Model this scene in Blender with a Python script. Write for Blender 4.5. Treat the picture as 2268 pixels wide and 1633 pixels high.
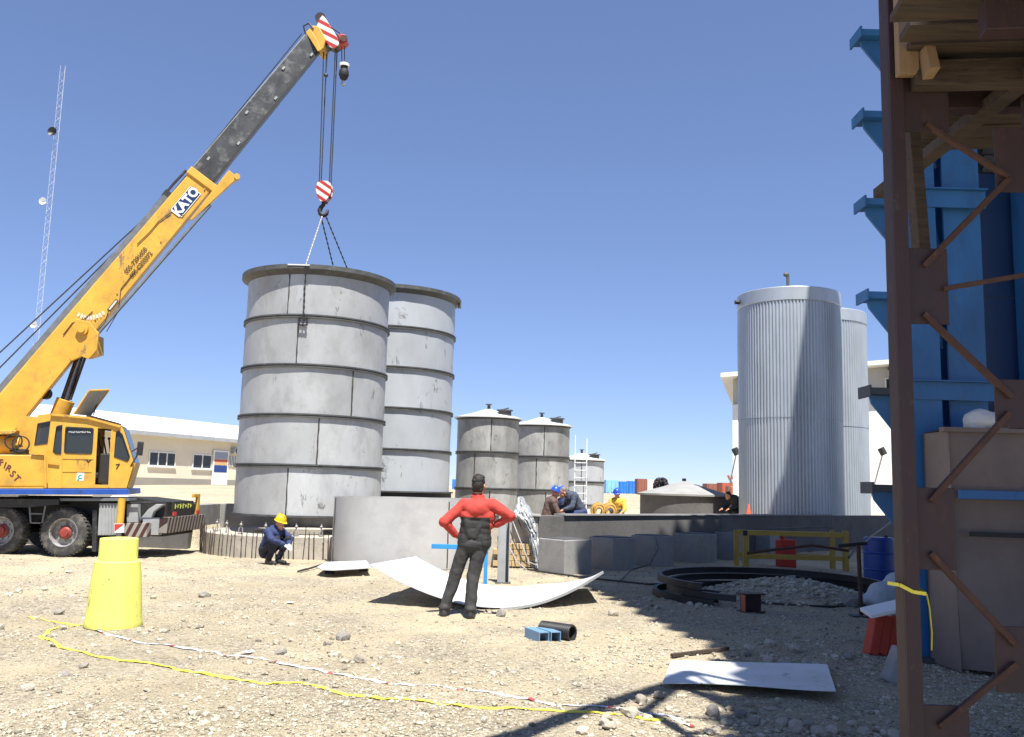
import bpy, bmesh, math, random
import numpy as np
from mathutils import Vector, Matrix, noise

random.seed(7); rng = np.random.default_rng(7)
sc = bpy.context.scene
for o in list(bpy.data.objects): bpy.data.objects.remove(o)
COL = sc.collection
R = math.radians

# ------------------------------------------------------------------ camera
CAM_H = 1.6; FPX = 1990.0; PITCH = R(7.56); ROLL = R(1.55)
cam_d = bpy.data.cameras.new('camera'); cam = bpy.data.objects.new('camera', cam_d); COL.objects.link(cam)
cam_d.sensor_width = 36; cam_d.lens = FPX/2268*36; cam_d.clip_end = 3000; cam_d.clip_start = .05
CM = Matrix.Rotation(R(90)+PITCH, 4, 'X') @ Matrix.Rotation(ROLL, 4, 'Z')
cam.matrix_world = Matrix.Translation((0, 0, CAM_H)) @ CM
sc.camera = cam

# ------------------------------------------------------------------ sky and sun
SUN_EL = 66.0; SUN_AZ = 18.0        # azimuth: degrees to the right of straight behind the camera
w = bpy.data.worlds.new('World'); sc.world = w; w.use_nodes = True
nt = w.node_tree; nt.nodes.clear()
out = nt.nodes.new('ShaderNodeOutputWorld'); bg = nt.nodes.new('ShaderNodeBackground')
sky = nt.nodes.new('ShaderNodeTexSky'); sky.sky_type = 'NISHITA'; sky.sun_disc = False
sky.sun_elevation = R(SUN_EL); sky.sun_rotation = R(180-SUN_AZ); sky.altitude = 2200
sky.air_density = 0.85; sky.dust_density = 0.1; sky.ozone_density = 6.0
tint = nt.nodes.new('ShaderNodeMix'); tint.data_type = 'RGBA'; tint.blend_type = 'MULTIPLY'; tint.inputs['Factor'].default_value = 1
tint.inputs['B'].default_value = (.96, .99, 1.2, 1); gm_ = nt.nodes.new('ShaderNodeGamma'); gm_.inputs[1].default_value = .68; nt.links.new(sky.outputs[0], gm_.inputs[0]); nt.links.new(gm_.outputs[0], tint.inputs['A']); nt.links.new(tint.outputs['Result'], bg.inputs[0]); nt.links.new(bg.outputs[0], out.inputs[0])
bg.inputs[1].default_value = 0.12
S = Vector((math.sin(R(SUN_AZ))*math.cos(R(SUN_EL)), -math.cos(R(SUN_AZ))*math.cos(R(SUN_EL)), math.sin(R(SUN_EL))))
sun_d = bpy.data.lights.new('sun', 'SUN'); sun_d.energy = 5.0; sun_d.angle = R(.53); sun_d.color = (1, .965, .9)
sun = bpy.data.objects.new('sun', sun_d); COL.objects.link(sun); sun.rotation_euler = S.to_track_quat('Z', 'Y').to_euler()
sun.location = (0, 0, 40)
sc.view_settings.view_transform = 'Standard'; sc.view_settings.look = 'None'
sc.view_settings.exposure = 1.0; sc.view_settings.gamma = 1; sc.view_settings.use_curve_mapping = False
sc.cycles.use_denoising = True; sc.cycles.max_bounces = 6
try: sc.cycles.denoiser = 'OPENIMAGEDENOISE'
except Exception: pass

# ------------------------------------------------------------------ helpers: measuring the photograph
C0 = Vector((0, 0, CAM_H)); CM3 = CM.to_3x3()
def ray(px, py): return CM3 @ Vector(((px-1134)/FPX, -(py-816.5)/FPX, -1))
def G(px, py, z=0.0):                  # point of the photo on the level z
    d = ray(px, py); return C0 + d*((z-CAM_H)/d.z)
def D(px, py, y):                      # point of the photo at depth y
    d = ray(px, py); return C0 + d*(y/d.y)
def proj(p):
    q = CM3.transposed() @ (Vector(p)-C0); return (1134-FPX*q.x/q.z, 816.5+FPX*q.y/q.z)

# ------------------------------------------------------------------ helpers: materials
def srgb(h):
    h = h.lstrip('#'); c = [int(h[i:i+2], 16)/255 for i in (0, 2, 4)]
    return tuple(x/12.92 if x <= .04045 else ((x+.055)/1.055)**2.4 for x in c)
MATS = {}
def mat(name, col, rough=.6, metal=0., var=.15, scale=3., col2=None, amt=.0, scale2=6., soft=.08, bump=0., bscale=40., stretch=(1, 1, 1), detail=5, scuff=0, tone=0):
    if name in MATS: return MATS[name]
    m = bpy.data.materials.new(name); m.use_nodes = True; t = m.node_tree; N = t.nodes; L = t.links
    b = N['Principled BSDF']; b.inputs['Roughness'].default_value = rough; b.inputs['Metallic'].default_value = metal
    tc = N.new('ShaderNodeTexCoord'); mp = N.new('ShaderNodeMapping'); mp.inputs['Scale'].default_value = stretch
    L.new(tc.outputs['Object'], mp.inputs[0])
    n = N.new('ShaderNodeTexNoise'); n.inputs['Scale'].default_value = scale; n.inputs['Detail'].default_value = detail; n.inputs['Roughness'].default_value = .62
    L.new(mp.outputs[0], n.inputs['Vector'])
    r = N.new('ShaderNodeValToRGB'); e = r.color_ramp.elements
    e[0].position = .3; e[1].position = .7
    e[0].color = (*[max(0, c*(1-var)) for c in col], 1); e[1].color = (*[min(1, c*(1+var)) for c in col], 1)
    L.new(n.outputs['Fac'], r.inputs[0]); colout = r.outputs[0]
    if col2 is not None:
        n2 = N.new('ShaderNodeTexNoise'); n2.inputs['Scale'].default_value = scale2; n2.inputs['Detail'].default_value = 7; n2.inputs['Roughness'].default_value = .68
        L.new(mp.outputs[0], n2.inputs['Vector'])
        r2 = N.new('ShaderNodeValToRGB'); q = r2.color_ramp.elements
        q[0].position = max(0, 1-amt-soft); q[1].position = min(1, 1-amt+soft); q[0].color = (0, 0, 0, 1); q[1].color = (1, 1, 1, 1)
        L.new(n2.outputs['Fac'], r2.inputs[0])
        mx = N.new('ShaderNodeMix'); mx.data_type = 'RGBA'; L.new(r2.outputs[0], mx.inputs['Factor'])
        L.new(colout, mx.inputs['A']); mx.inputs['B'].default_value = (*col2, 1); colout = mx.outputs['Result']
    L.new(colout, b.inputs['Base Color'])
    # a little unevenness of the gloss
    mr = N.new('ShaderNodeMapRange'); mr.inputs['To Min'].default_value = max(0, rough-.1); mr.inputs['To Max'].default_value = min(1, rough+.1)
    L.new(n.outputs['Fac'], mr.inputs[0]); L.new(mr.outputs[0], b.inputs['Roughness'])
    if bump:
        nb = N.new('ShaderNodeTexNoise'); nb.inputs['Scale'].default_value = bscale; nb.inputs['Detail'].default_value = 6
        L.new(mp.outputs[0], nb.inputs['Vector'])
        bp = N.new('ShaderNodeBump'); bp.inputs['Strength'].default_value = bump; bp.inputs['Distance'].default_value = .02
        L.new(nb.outputs['Fac'], bp.inputs['Height']); L.new(bp.outputs[0], b.inputs['Normal'])
    if scuff:
        n3 = N.new('ShaderNodeTexNoise'); n3.inputs['Scale'].default_value = scuff; n3.inputs['Detail'].default_value = 9; n3.inputs['Roughness'].default_value = .8; n3.inputs['Distortion'].default_value = .4
        m3_ = N.new('ShaderNodeMapping'); m3_.inputs['Scale'].default_value = (1, 1, .45); L.new(tc.outputs['Object'], m3_.inputs[0]); L.new(m3_.outputs[0], n3.inputs['Vector'])
        r3 = N.new('ShaderNodeValToRGB'); q3_ = r3.color_ramp.elements; q3_[0].position = .585; q3_[1].position = .645; q3_[0].color = (0, 0, 0, 1); q3_[1].color = (.75, .75, .75, 1); L.new(n3.outputs['Fac'], r3.inputs[0])
        mx3 = N.new('ShaderNodeMix'); mx3.data_type = 'RGBA'; L.new(r3.outputs[0], mx3.inputs['Factor']); L.new(colout, mx3.inputs['A']); mx3.inputs['B'].default_value = (.09, .085, .08, 1); L.new(mx3.outputs['Result'], b.inputs['Base Color'])
    if tone:
        oi = N.new('ShaderNodeObjectInfo'); mo = N.new('ShaderNodeMapRange'); mo.inputs['To Min'].default_value = 1-tone; mo.inputs['To Max'].default_value = 1+tone*.5; L.new(oi.outputs['Random'], mo.inputs[0])
        vm = N.new('ShaderNodeVectorMath'); vm.operation = 'SCALE'; L.new(b.inputs['Base Color'].links[0].from_socket, vm.inputs[0]); L.new(mo.outputs[0], vm.inputs['Scale']); L.new(vm.outputs[0], b.inputs['Base Color'])
    MATS[name] = m; return m

# ------------------------------------------------------------------ helpers: meshes
def root_of(o):
    while o.parent: o = o.parent
    return o
class MB:
    def __init__(s, M=None): s.v = []; s.f = []; s.M = M or Matrix()
    def add(s, vs, fs):
        k = len(s.v); s.v += [s.M @ Vector(v) for v in vs]; s.f += [tuple(i+k for i in f) for f in fs]; return s
    def box(s, x0, x1, y0, y1, z0, z1):
        return s.add([(x0,y0,z0),(x1,y0,z0),(x1,y1,z0),(x0,y1,z0),(x0,y0,z1),(x1,y0,z1),(x1,y1,z1),(x0,y1,z1)],
                     [(0,3,2,1),(4,5,6,7),(0,1,5,4),(1,2,6,5),(2,3,7,6),(3,0,4,7)])
    def beam(s, p0, p1, w, h, up=(0, 0, 1), off=(0, 0)):
        p0 = Vector(p0); p1 = Vector(p1); d = (p1-p0).normalized(); up = Vector(up)
        if abs(d.dot(up)) > .98: up = Vector((0, 1, 0)) if abs(d.y) < .9 else Vector((1, 0, 0))
        a = d.cross(up).normalized(); b = a.cross(d).normalized(); vs = []
        for p in (p0, p1):
            for i, j in ((-1,-1),(1,-1),(1,1),(-1,1)): vs.append(p+a*(i*w/2+off[0])+b*(j*h/2+off[1]))
        return s.add(vs, [(0,1,2,3),(7,6,5,4),(0,4,5,1),(1,5,6,2),(2,6,7,3),(3,7,4,0)])
    def tube(s, p0, p1, r0, r1=None, n=12, caps=True):
        r1 = r0 if r1 is None else r1; p0 = Vector(p0); p1 = Vector(p1); d = (p1-p0).normalized()
        a = d.orthogonal().normalized(); b = d.cross(a); vs = []
        for p, r in ((p0, r0), (p1, r1)):
            for i in range(n): t = 2*math.pi*i/n; vs.append(p+a*(r*math.cos(t))+b*(r*math.sin(t)))
        fs = [(i, (i+1) % n, n+(i+1) % n, n+i) for i in range(n)]
        if caps: fs += [tuple(reversed(range(n))), tuple(range(n, 2*n))]
        return s.add(vs, fs)
    def path(s, pts, r, n=6):
        pts = [Vector(p) for p in pts]; vs = []; m = len(pts); ref = None
        for k, p in enumerate(pts):
            d = (pts[min(k+1, m-1)]-pts[max(k-1, 0)]).normalized()
            a = d.orthogonal().normalized() if ref is None else (ref-d*ref.dot(d)).normalized()
            ref = a; b = d.cross(a); rr = r[k] if isinstance(r, (list, tuple)) else r
            for i in range(n): t = 2*math.pi*i/n; vs.append(p+a*(rr*math.cos(t))+b*(rr*math.sin(t)))
        fs = [(k*n+i, k*n+(i+1) % n, (k+1)*n+(i+1) % n, (k+1)*n+i) for k in range(m-1) for i in range(n)]
        fs += [tuple(reversed(range(n))), tuple(range((m-1)*n, m*n))]
        return s.add(vs, fs)
    def lathe(s, prof, n, c=(0, 0), a0=0., a1=2*math.pi, loop=False):
        # prof: list of (r, z); loop closes the cross-section
        full = abs(a1-a0) > 2*math.pi-1e-6; k = n if full else n+1; m = len(prof); vs = []
        for i in range(k):
            t = a0+(a1-a0)*i/n
            for r, z in prof: vs.append((c[0]+r*math.cos(t), c[1]+r*math.sin(t), z))
        fs = []
        for i in range(n):
            j = (i+1) % k
            for q in range(m if loop else m-1):
                q2 = (q+1) % m; fs.append((i*m+q, j*m+q, j*m+q2, i*m+q2))
        if loop and not full: fs += [tuple(range(m)), tuple(reversed(range((k-1)*m, k*m)))]
        return s.add(vs, fs)
    def ring(s, c, r0, r1, z0, z1, n=64, a0=0., a1=2*math.pi):
        return s.lathe([(r0, z0), (r1, z0), (r1, z1), (r0, z1)], n, c, a0, a1, True)
    def prism(s, poly, fn, w0, w1):
        n = len(poly); vs = [fn(u, v, w0) for u, v in poly]+[fn(u, v, w1) for u, v in poly]
        fs = [tuple(range(n)), tuple(reversed(range(n, 2*n)))]+[(i, n+i, n+(i+1) % n, (i+1) % n) for i in range(n)]
        return s.add(vs, fs)
    def ball(s, c, r, nu=12, nv=8, M=None):
        r = (r, r, r) if not isinstance(r, (tuple, list)) else r; c = Vector(c); vs = []; M = M or Matrix.Identity(3)
        vs.append(c+M @ Vector((0, 0, -r[2])))
        for j in range(1, nv):
            p = -math.pi/2+math.pi*j/nv
            for i in range(nu):
                t = 2*math.pi*i/nu; vs.append(c+M @ Vector((r[0]*math.cos(p)*math.cos(t), r[1]*math.cos(p)*math.sin(t), r[2]*math.sin(p))))
        vs.append(c+M @ Vector((0, 0, r[2]))); e = len(vs)-1
        fs = [(0, 1+(i+1) % nu, 1+i) for i in range(nu)]
        for j in range(nv-2):
            for i in range(nu):
                a = 1+j*nu; fs.append((a+i, a+(i+1) % nu, a+nu+(i+1) % nu, a+nu+i))
        a = 1+(nv-2)*nu; fs += [(a+i, a+(i+1) % nu, e) for i in range(nu)]
        return s.add(vs, fs)
    def capsule(s, p0, p1, r0, r1, n=12):
        s.tube(p0, p1, r0, r1, n); s.ball(p0, r0, n, 8); s.ball(p1, r1, n, 8); return s
    def build(s, name, m=None, parent=None, smooth=None, bevel=0., kind=None, fixn=True):
        me = bpy.data.meshes.new(name)
        o0 = Vector((0, 0, 0))
        if parent is not None: o0 = root_of(parent).location
        me.from_pydata([tuple(v-o0) for v in s.v], [], s.f); me.update()
        if fixn:
            bm = bmesh.new(); bm.from_mesh(me); bmesh.ops.recalc_face_normals(bm, faces=bm.faces); bm.to_mesh(me); bm.free()
        if smooth:
            me.polygons.foreach_set('use_smooth', [True]*len(me.polygons)); me.set_sharp_from_angle(angle=R(smooth))
        if m: me.materials.append(m)
        o = bpy.data.objects.new(name, me); COL.objects.link(o)
        if parent is not None: o.parent = parent
        if bevel:
            b = o.modifiers.new('bevel', 'BEVEL'); b.width = bevel; b.segments = 2; b.limit_method = 'ANGLE'; b.angle_limit = R(40)
        if kind: o['kind'] = kind
        return o
def thing(name, label, cat, loc=(0, 0, 0), group=None):
    o = bpy.data.objects.new(name, None); COL.objects.link(o); o.location = loc; o.empty_display_size = .2
    o['label'] = label; o['category'] = cat
    if group: o['group'] = group
    return o
def tag(o, label, cat, group=None):
    o['label'] = label; o['category'] = cat
    if group: o['group'] = group
    return o
def mesh_obj(name, me, parent=None, loc=None, rot=None, scale=None):
    o = bpy.data.objects.new(name, me); COL.objects.link(o)
    if parent is not None: o.parent = parent
    if loc is not None: o.location = loc
    if rot is not None: o.rotation_euler = rot
    if scale is not None: o.scale = scale
    return o
def text_part(name, body, M, size, m, parent, bold=0., extrude=.003, spacing=1.0):
    cu = bpy.data.curves.new('lettering', 'FONT'); cu.body = body; cu.size = size; cu.offset = bold; cu.extrude = extrude
    cu.align_x = 'CENTER'; cu.align_y = 'CENTER'; cu.space_character = spacing; cu.resolution_u = 3
    t = bpy.data.objects.new('lettering', cu); COL.objects.link(t)
    dg = bpy.context.evaluated_depsgraph_get(); me = bpy.data.meshes.new_from_object(t.evaluated_get(dg))
    bpy.data.objects.remove(t); bpy.data.curves.remove(cu)
    me.transform(Matrix.Translation(-root_of(parent).location) @ M); me.name = name
    me.materials.clear(); me.materials.append(m)
    return mesh_obj(name, me, parent)
def frame(o, u, v):                     # matrix with x along u and y along v
    u = Vector(u).normalized(); v = Vector(v); v = (v-u*v.dot(u)).normalized(); n = u.cross(v)
    return Matrix.Translation(o) @ Matrix((u, v, n)).transposed().to_4x4()
def organic(name, prims, voxel, m, parent, smooth=4, disp=None):
    # one continuous surface grown round capsules and ellipsoids
    mb = MB()
    for p in prims:
        if p[0] == 'c': mb.capsule(p[1], p[2], p[3], p[4])
        elif p[0] == 'e': mb.ball(p[1], p[2], 16, 12, p[3] if len(p) > 3 else None)
        elif p[0] == 'b': mb.beam(*p[1:])
    o = mb.build(name, None, parent)
    rm = o.modifiers.new('r', 'REMESH'); rm.mode = 'VOXEL'; rm.voxel_size = voxel
    sm = o.modifiers.new('s', 'SMOOTH'); sm.iterations = smooth; sm.factor = .5
    if disp:
        tx = bpy.data.textures.new('folds', 'CLOUDS'); tx.noise_scale = disp[1]; tx.noise_depth = 2
        dm = o.modifiers.new('d', 'DISPLACE'); dm.texture = tx; dm.strength = disp[0]; dm.mid_level = .5
    dg = bpy.context.evaluated_depsgraph_get(); me = bpy.data.meshes.new_from_object(o.evaluated_get(dg))
    o.modifiers.clear(); old = o.data; o.data = me; bpy.data.meshes.remove(old); me.name = name
    me.polygons.foreach_set('use_smooth', [True]*len(me.polygons))
    me.materials.clear(); me.materials.append(m); return o

# ------------------------------------------------------------------ palette
M_yellow = mat('crane_paint', srgb('#cf9f3a'), .46, 0, .13, 1.6, srgb('#a5823c'), .38, 2.6, .14, .06, 60, (1, 1, 1), 6, 3.)
M_yellow2 = mat('crane_paint_dull', srgb('#c69a3a'), .5, 0, .15, 5, srgb('#4b3a1c'), .3, 9)
M_black = mat('black_steel', (.018, .018, .02), .5, 0, .3, 4, (.12, .11, .1), .3, 7, .15)
M_boom2 = mat('inner_boom_paint', (.045, .047, .048), .42, 0, .3, 3, (.2, .2, .19), .36, 4, .14, .05, 30)
M_dark = mat('dark_grease', (.02, .019, .018), .7, 0, .4, 8)
M_grey = mat('grey_paint', (.30, .31, .31), .5, 0, .15, 4, (.14, .14, .13), .3, 6)
M_railgrey = mat('rail_grey', (.16, .17, .18), .45, .3, .2, 6)
M_blue = mat('blue_stripe_paint', srgb('#1f4a9a'), .45, 0, .15, 5, srgb('#2a2f3a'), .34, 6)
M_white = mat('white_paint', (.74, .74, .72), .5, 0, .06, 5)
M_hub = mat('hub_red', srgb('#8f3a30'), .6, 0, .25, 12, srgb('#4a2f28'), .4, 14)
M_red = mat('red_paint', srgb('#b5342a'), .5, 0, .12, 6)
M_rope = mat('wire_rope', (.06, .065, .075), .5, .4, .2, 20)
M_chrome = mat('cylinder_rod', (.12, .12, .15), .18, .9, .15, 5)
def glass_mat():
    m = bpy.data.materials.new('tinted_glass'); m.use_nodes = True; b = m.node_tree.nodes['Principled BSDF']
    b.inputs['Base Color'].default_value = (.035, .042, .045, 1); b.inputs['Roughness'].default_value = .06; b.inputs['Alpha'].default_value = .8
    return m
M_glass = glass_mat()
M_rubber = mat('tyre_rubber', (.045, .044, .042), .8, 0, .3, 9, (.22, .2, .17), .38, 6, .15, .3, 50)
M_rim = mat('wheel_rim', (.32, .31, .3), .5, .3, .3, 8, (.08, .07, .06), .4, 10)
M_tank = mat('grey_primer_shell', (.47, .48, .48), .45, .2, .14, 1.1, (.33, .33, .32), .36, 2.6, .16, .05, 18, (1, 1, .55), 5, 3.4, .2)
M_tank2 = mat('grey_primer_shell_clean', (.46, .485, .51), .45, .2, .07, .8, (.39, .41, .43), .34, 1.4, .2, 0, 40, (1, 1, .5), 5, 2.2, .07)
M_tank3 = mat('weathered_shell', (.37, .37, .36), .5, .15, .22, 1.4, (.21, .21, .195), .4, 3.2, .18, .06, 16, (1, 1, .5), 5, 4., .18)
M_flange = mat('flange_steel', (.085, .087, .085), .6, .2, .3, 5, (.19, .185, .175), .33, 8)
M_weld = mat('weld_seam', (.06, .055, .05), .7, .2, .4, 14)
M_roofw = mat('pale_roof_sheet', (.66, .67, .66), .45, .1, .08, 2)
M_conc = mat('concrete', (.265, .26, .25), .85, 0, .15, 2, (.17, .165, .155), .38, 2.4, .16, .25, 28)
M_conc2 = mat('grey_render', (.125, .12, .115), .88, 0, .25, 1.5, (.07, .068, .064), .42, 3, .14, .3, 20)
M_conc3 = mat('sandy_concrete', (.40, .36, .30), .88, 0, .18, 3, (.24, .21, .18), .36, 5, .1, .3, 25)
M_rebar = mat('rebar', (.07, .055, .048), .7, .4, .3, 20)
M_gal = mat('corrugated_steel', (.44, .48, .52), .40, .4, .1, .8, (.33, .36, .39), .38, 1.1, .2, 0, 40, (1, 1, .35))
M_bluesteel = mat('blue_steel_paint', srgb('#2a669c'), .5, 0, .16, 1.6, srgb('#234d78'), .40, 2.2, .15, .05, 30, (1, 1, .35), 5, 5.)
M_brown = mat('oxide_brown_paint', srgb('#362526'), .6, 0, .2, 5, srgb('#4a2e26'), .34, 9, .1, .08, 60, (1, 1, .4), 5, 6.)
M_rust = mat('rusty_bar', srgb('#4a332a'), .75, .1, .3, 12, srgb('#6e4a30'), .36, 16)
M_wood = mat('weathered_board', srgb('#463a31'), .85, 0, .35, 4, srgb('#2a221e'), .4, 7, .1, .25, 30, (.6, 9, 9))
M_wood2 = mat('new_timber', srgb('#8d7458'), .75, 0, .15, 4, srgb('#6d563e'), .36, 8, .1, .1, 30, (6, 6, .6))
M_panel = mat('brown_tarpaulin', srgb('#7d6f66'), .75, 0, .1, 1.2, srgb('#6a5c55'), .4, 1.6, .2, .1, 12)
M_whitewall = mat('white_cladding', (.78, .78, .77), .6, 0, .04, .6)
M_beige = mat('beige_wall', srgb('#d9cfba'), .8, 0, .06, .4, srgb('#b9ae98'), .3, .8)
M_plinth = mat('wall_plinth', srgb('#8f8b82'), .8, 0, .1, .6)
M_ring = mat('rolled_channel_steel', (.035, .034, .033), .55, .4, .3, 4, (.09, .07, .055), .35, 6)
M_sheet = mat('galvanised_sheet', (.61, .63, .65), .5, .1, .06, 1.5, (.50, .49, .46), .40, 2.6, .18, .03, 10, (1, 1, 1), 6, 5.)
M_barrel = mat('yellow_plastic', srgb('#e2e26e'), .55, 0, .06, 2, srgb('#bdb662'), .37, 4, .12, .05, 40, (1, 1, .6), 6, 7.)
M_skin = mat('skin', srgb('#b98468'), .55, 0, .08, 12)
M_hair = mat('dark_hair', (.018, .014, .012), .6, 0, .4, 60, None, 0, 0, 0, .5, 120)
M_greyhair = mat('grey_hair', (.16, .15, .14), .7, 0, .3, 60)
M_redcloth = mat('red_jacket_cloth', srgb('#b23c33'), .85, 0, .14, 7, None, 0, 0, 0, .15, 90)
M_blackcloth = mat('black_cloth', (.022, .022, .021), .75, 0, .25, 9, None, 0, 0, 0, .15, 90)
M_greycloth = mat('dark_grey_trousers', (.036, .035, .035), .8, 0, .2, 9, None, 0, 0, 0, .2, 70)
M_navy = mat('navy_cloth', srgb('#27345c'), .8, 0, .15, 9, None, 0, 0, 0, .15, 80)
M_bluegrey = mat('blue_grey_cloth', srgb('#3f4656'), .8, 0, .15, 9)
M_brownc = mat('brown_cloth', srgb('#5a4640'), .8, 0, .2, 9)
M_helmet_y = mat('yellow_helmet', srgb('#f0b414'), .35, 0, .04, 9)
M_helmet_b = mat('blue_helmet', srgb('#2753c4'), .35, 0, .05, 9)
M_glove = mat('pale_gloves', (.55, .54, .5), .85, 0, .15, 20)
M_shoe = mat('shoe_leather', (.03, .028, .027), .6, 0, .3, 20, (.2, .17, .13), .35, 20)
M_green = mat('dusty_leaves', (.06, .08, .035), .7, 0, .3, 9)
M_orange = mat('rust_red_steel', srgb('#a4563c'), .65, 0, .2, 2)
M_bluedrum = mat('blue_drum', srgb('#1d3f86'), .45, 0, .12, 4)
M_foil = mat('silver_foil', (.45, .46, .46), .4, .4, .25, 12)
M_sack = mat('white_sacking', (.62, .61, .58), .85, 0, .1, 9, None, 0, 0, 0, .4, 20)
M_brick = mat('red_clay', srgb('#b5432f'), .8, 0, .15, 14)

# ------------------------------------------------------------------ the ground: works yard, step up to the terrace behind the retaining walls
EDGE = [(-60, 21.3), (-7.35, 21.3), (-7.3, 23.4), (-.85, 23.4), (-.8, 19.3), (.6, 19.3), (1.5, 19.9), (9.6, 27.0), (14, 31), (60, 71)]
def edge(x):
    if x <= EDGE[0][0]: return EDGE[0][1]
    for (a, ya), (b, yb) in zip(EDGE, EDGE[1:]):
        if x <= b: return ya+(yb-ya)*(x-a)/(b-a)
    return EDGE[-1][1]
def nz(x, y, s, o=0.): return noise.noise(Vector((x*s+o, y*s-o, o*.7)))
def gz(x, y):
    h = .028*nz(x, y, .55)+.02*nz(x, y, 1.9, 5)+.013*nz(x, y, 5.5, 9)+.008*nz(x, y, 13, 3)
    e = y-edge(x)-.16
    if e > 0: h = h*.6+.60+.66*min(1, max(0, (y-30)/26))
    hp = math.hypot(x-4.45, y-14.4)
    if hp < 1.5: h += .26*(1-(hp/1.5)**2)**1.3       # rubble heaped inside the rolled rings
    return h
def grow(a, step, end, k=1.16):
    o = []; p = a; s = step
    while abs(p-a) < abs(end-a):
        s *= k; p += s*(1 if end > a else -1); o.append(p)
    return o
xs = sorted(grow(-9.5, .085, -1500))+list(np.arange(-9.5, 13, .085))+grow(13, .085, 1500)
ys = sorted(grow(3.6, .075, -120))+list(np.arange(3.6, 19, .075))+list(np.arange(19, 32, .12))+grow(32, .12, 2500)
nx, ny = len(xs), len(ys)
gv = np.zeros((ny, nx, 3), dtype=np.float32)
for j, y in enumerate(ys):
    for i, x in enumerate(xs): gv[j, i] = (x, y, gz(x, y))
I = np.arange(nx*ny, dtype=np.int32).reshape(ny, nx)
gf = np.stack([I[:-1, :-1], I[:-1, 1:], I[1:, 1:], I[1:, :-1]], -1).reshape(-1, 4)
def np_mesh(name, v, f, smooth=True):
    me = bpy.data.meshes.new(name); v = v.reshape(-1, 3); k = f.shape[1]
    me.vertices.add(len(v)); me.vertices.foreach_set('co', v.astype(np.float32).ravel())
    me.loops.add(f.size); me.loops.foreach_set('vertex_index', f.astype(np.int32).ravel())
    me.polygons.add(len(f)); me.polygons.foreach_set('loop_start', np.arange(0, f.size, k, dtype=np.int32))
    me.polygons.foreach_set('use_smooth', np.full(len(f), smooth)); me.update(calc_edges=True); me.validate(); return me
def ground_mat():
    m = bpy.data.materials.new('sandy_gravel_ground'); m.use_nodes = True; t = m.node_tree; N = t.nodes; L = t.links; b = N['Principled BSDF']
    b.inputs['Roughness'].default_value = .95; b.inputs['Specular IOR Level'].default_value = .15
    geo = N.new('ShaderNodeNewGeometry')
    def ns(s, d=6, r=.6):
        n = N.new('ShaderNodeTexNoise'); n.inputs['Scale'].default_value = s; n.inputs['Detail'].default_value = d; n.inputs['Roughness'].default_value = r
        L.new(geo.outputs['Position'], n.inputs['Vector']); return n
    def ramp(src, stops):
        r = N.new('ShaderNodeValToRGB'); e = r.color_ramp.elements
        while len(e) < len(stops): e.new(.5)
        for k, (p, c) in enumerate(stops): e[k].position = p; e[k].color = (*c, 1) if len(c) == 3 else c
        L.new(src, r.inputs[0]); return r
    def mix(f, a, bb, mode='MIX'):
        x = N.new('ShaderNodeMix'); x.data_type = 'RGBA'; x.blend_type = mode
        L.new(f, x.inputs['Factor']) if not isinstance(f, float) else setattr(x.inputs['Factor'], 'default_value', f)
        L.new(a, x.inputs['A']); L.new(bb, x.inputs['B']); return x.outputs['Result']
    sand = ramp(ns(1.3).outputs['Fac'], [(.3, (.44, .385, .275)), (.5, (.51, .45, .325)), (.72, (.56, .50, .375))])
    vo = N.new('ShaderNodeTexVoronoi'); vo.inputs['Scale'].default_value = 30; L.new(geo.outputs['Position'], vo.inputs['Vector'])
    hs = N.new('ShaderNodeSeparateColor'); L.new(vo.outputs['Color'], hs.inputs[0])
    peb = ramp(hs.outputs[0], [(0, (.22, .195, .155)), (.45, (.41, .37, .295)), (.75, (.48, .435, .345)), (1, (.56, .52, .44))])
    pm = ramp(ns(.75, 5, .7).outputs['Fac'], [(.44, (.12,)*3), (.60, (.8,)*3)])
    c = mix(pm.outputs[0], sand.outputs[0], peb.outputs[0])
    grit_shade = ramp(ns(48, 3, .8).outputs['Fac'], [(.36, (.30, .26, .22)), (.47, (1, 1, 1))])  # dark grit specks, also painting in small shadows among the stones
    c = mix(.85, c, grit_shade.outputs[0], 'MULTIPLY')
    big = ramp(ns(.16, 4).outputs['Fac'], [(.35, (.88, .86, .84)), (.65, (1.08, 1.06, 1.02))])
    c = mix(1., c, big.outputs[0], 'MULTIPLY')
    gap_shade = ramp(ns(17, 5, .75).outputs['Fac'], [(.36, (.34, .30, .25)), (.44, (1, 1, 1))]); rb_ = mix(pm.outputs[0], big.outputs[0], gap_shade.outputs[0]); c = mix(.8, c, rb_, 'MULTIPLY')  # dark gaps in the rubble: shade between stones painted into the colour
    L.new(c, b.inputs['Base Color'])
    b1 = N.new('ShaderNodeBump'); b1.inputs['Strength'].default_value = .9; b1.inputs['Distance'].default_value = .035
    ad = N.new('ShaderNodeMath'); ad.operation = 'MULTIPLY_ADD'
    inv = N.new('ShaderNodeMath'); inv.operation = 'SUBTRACT'; inv.inputs[0].default_value = 1; L.new(vo.outputs['Distance'], inv.inputs[1])
    pw = N.new('ShaderNodeMath'); pw.operation = 'MULTIPLY'; L.new(inv.outputs[0], pw.inputs[0]); L.new(pm.outputs[0], pw.inputs[1])
    L.new(ns(30, 6, .75).outputs['Fac'], ad.inputs[0]); ad.inputs[1].default_value = 1.1; L.new(pw.outputs[0], ad.inputs[2])
    L.new(ad.outputs[0], b1.inputs['Height']); L.new(b1.outputs[0], b.inputs['Normal'])
    return m
M_ground = ground_mat()
ground = mesh_obj('ground', np_mesh('ground', gv, gf)); ground.data.materials.append(M_ground); ground['kind'] = 'structure'

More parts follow.
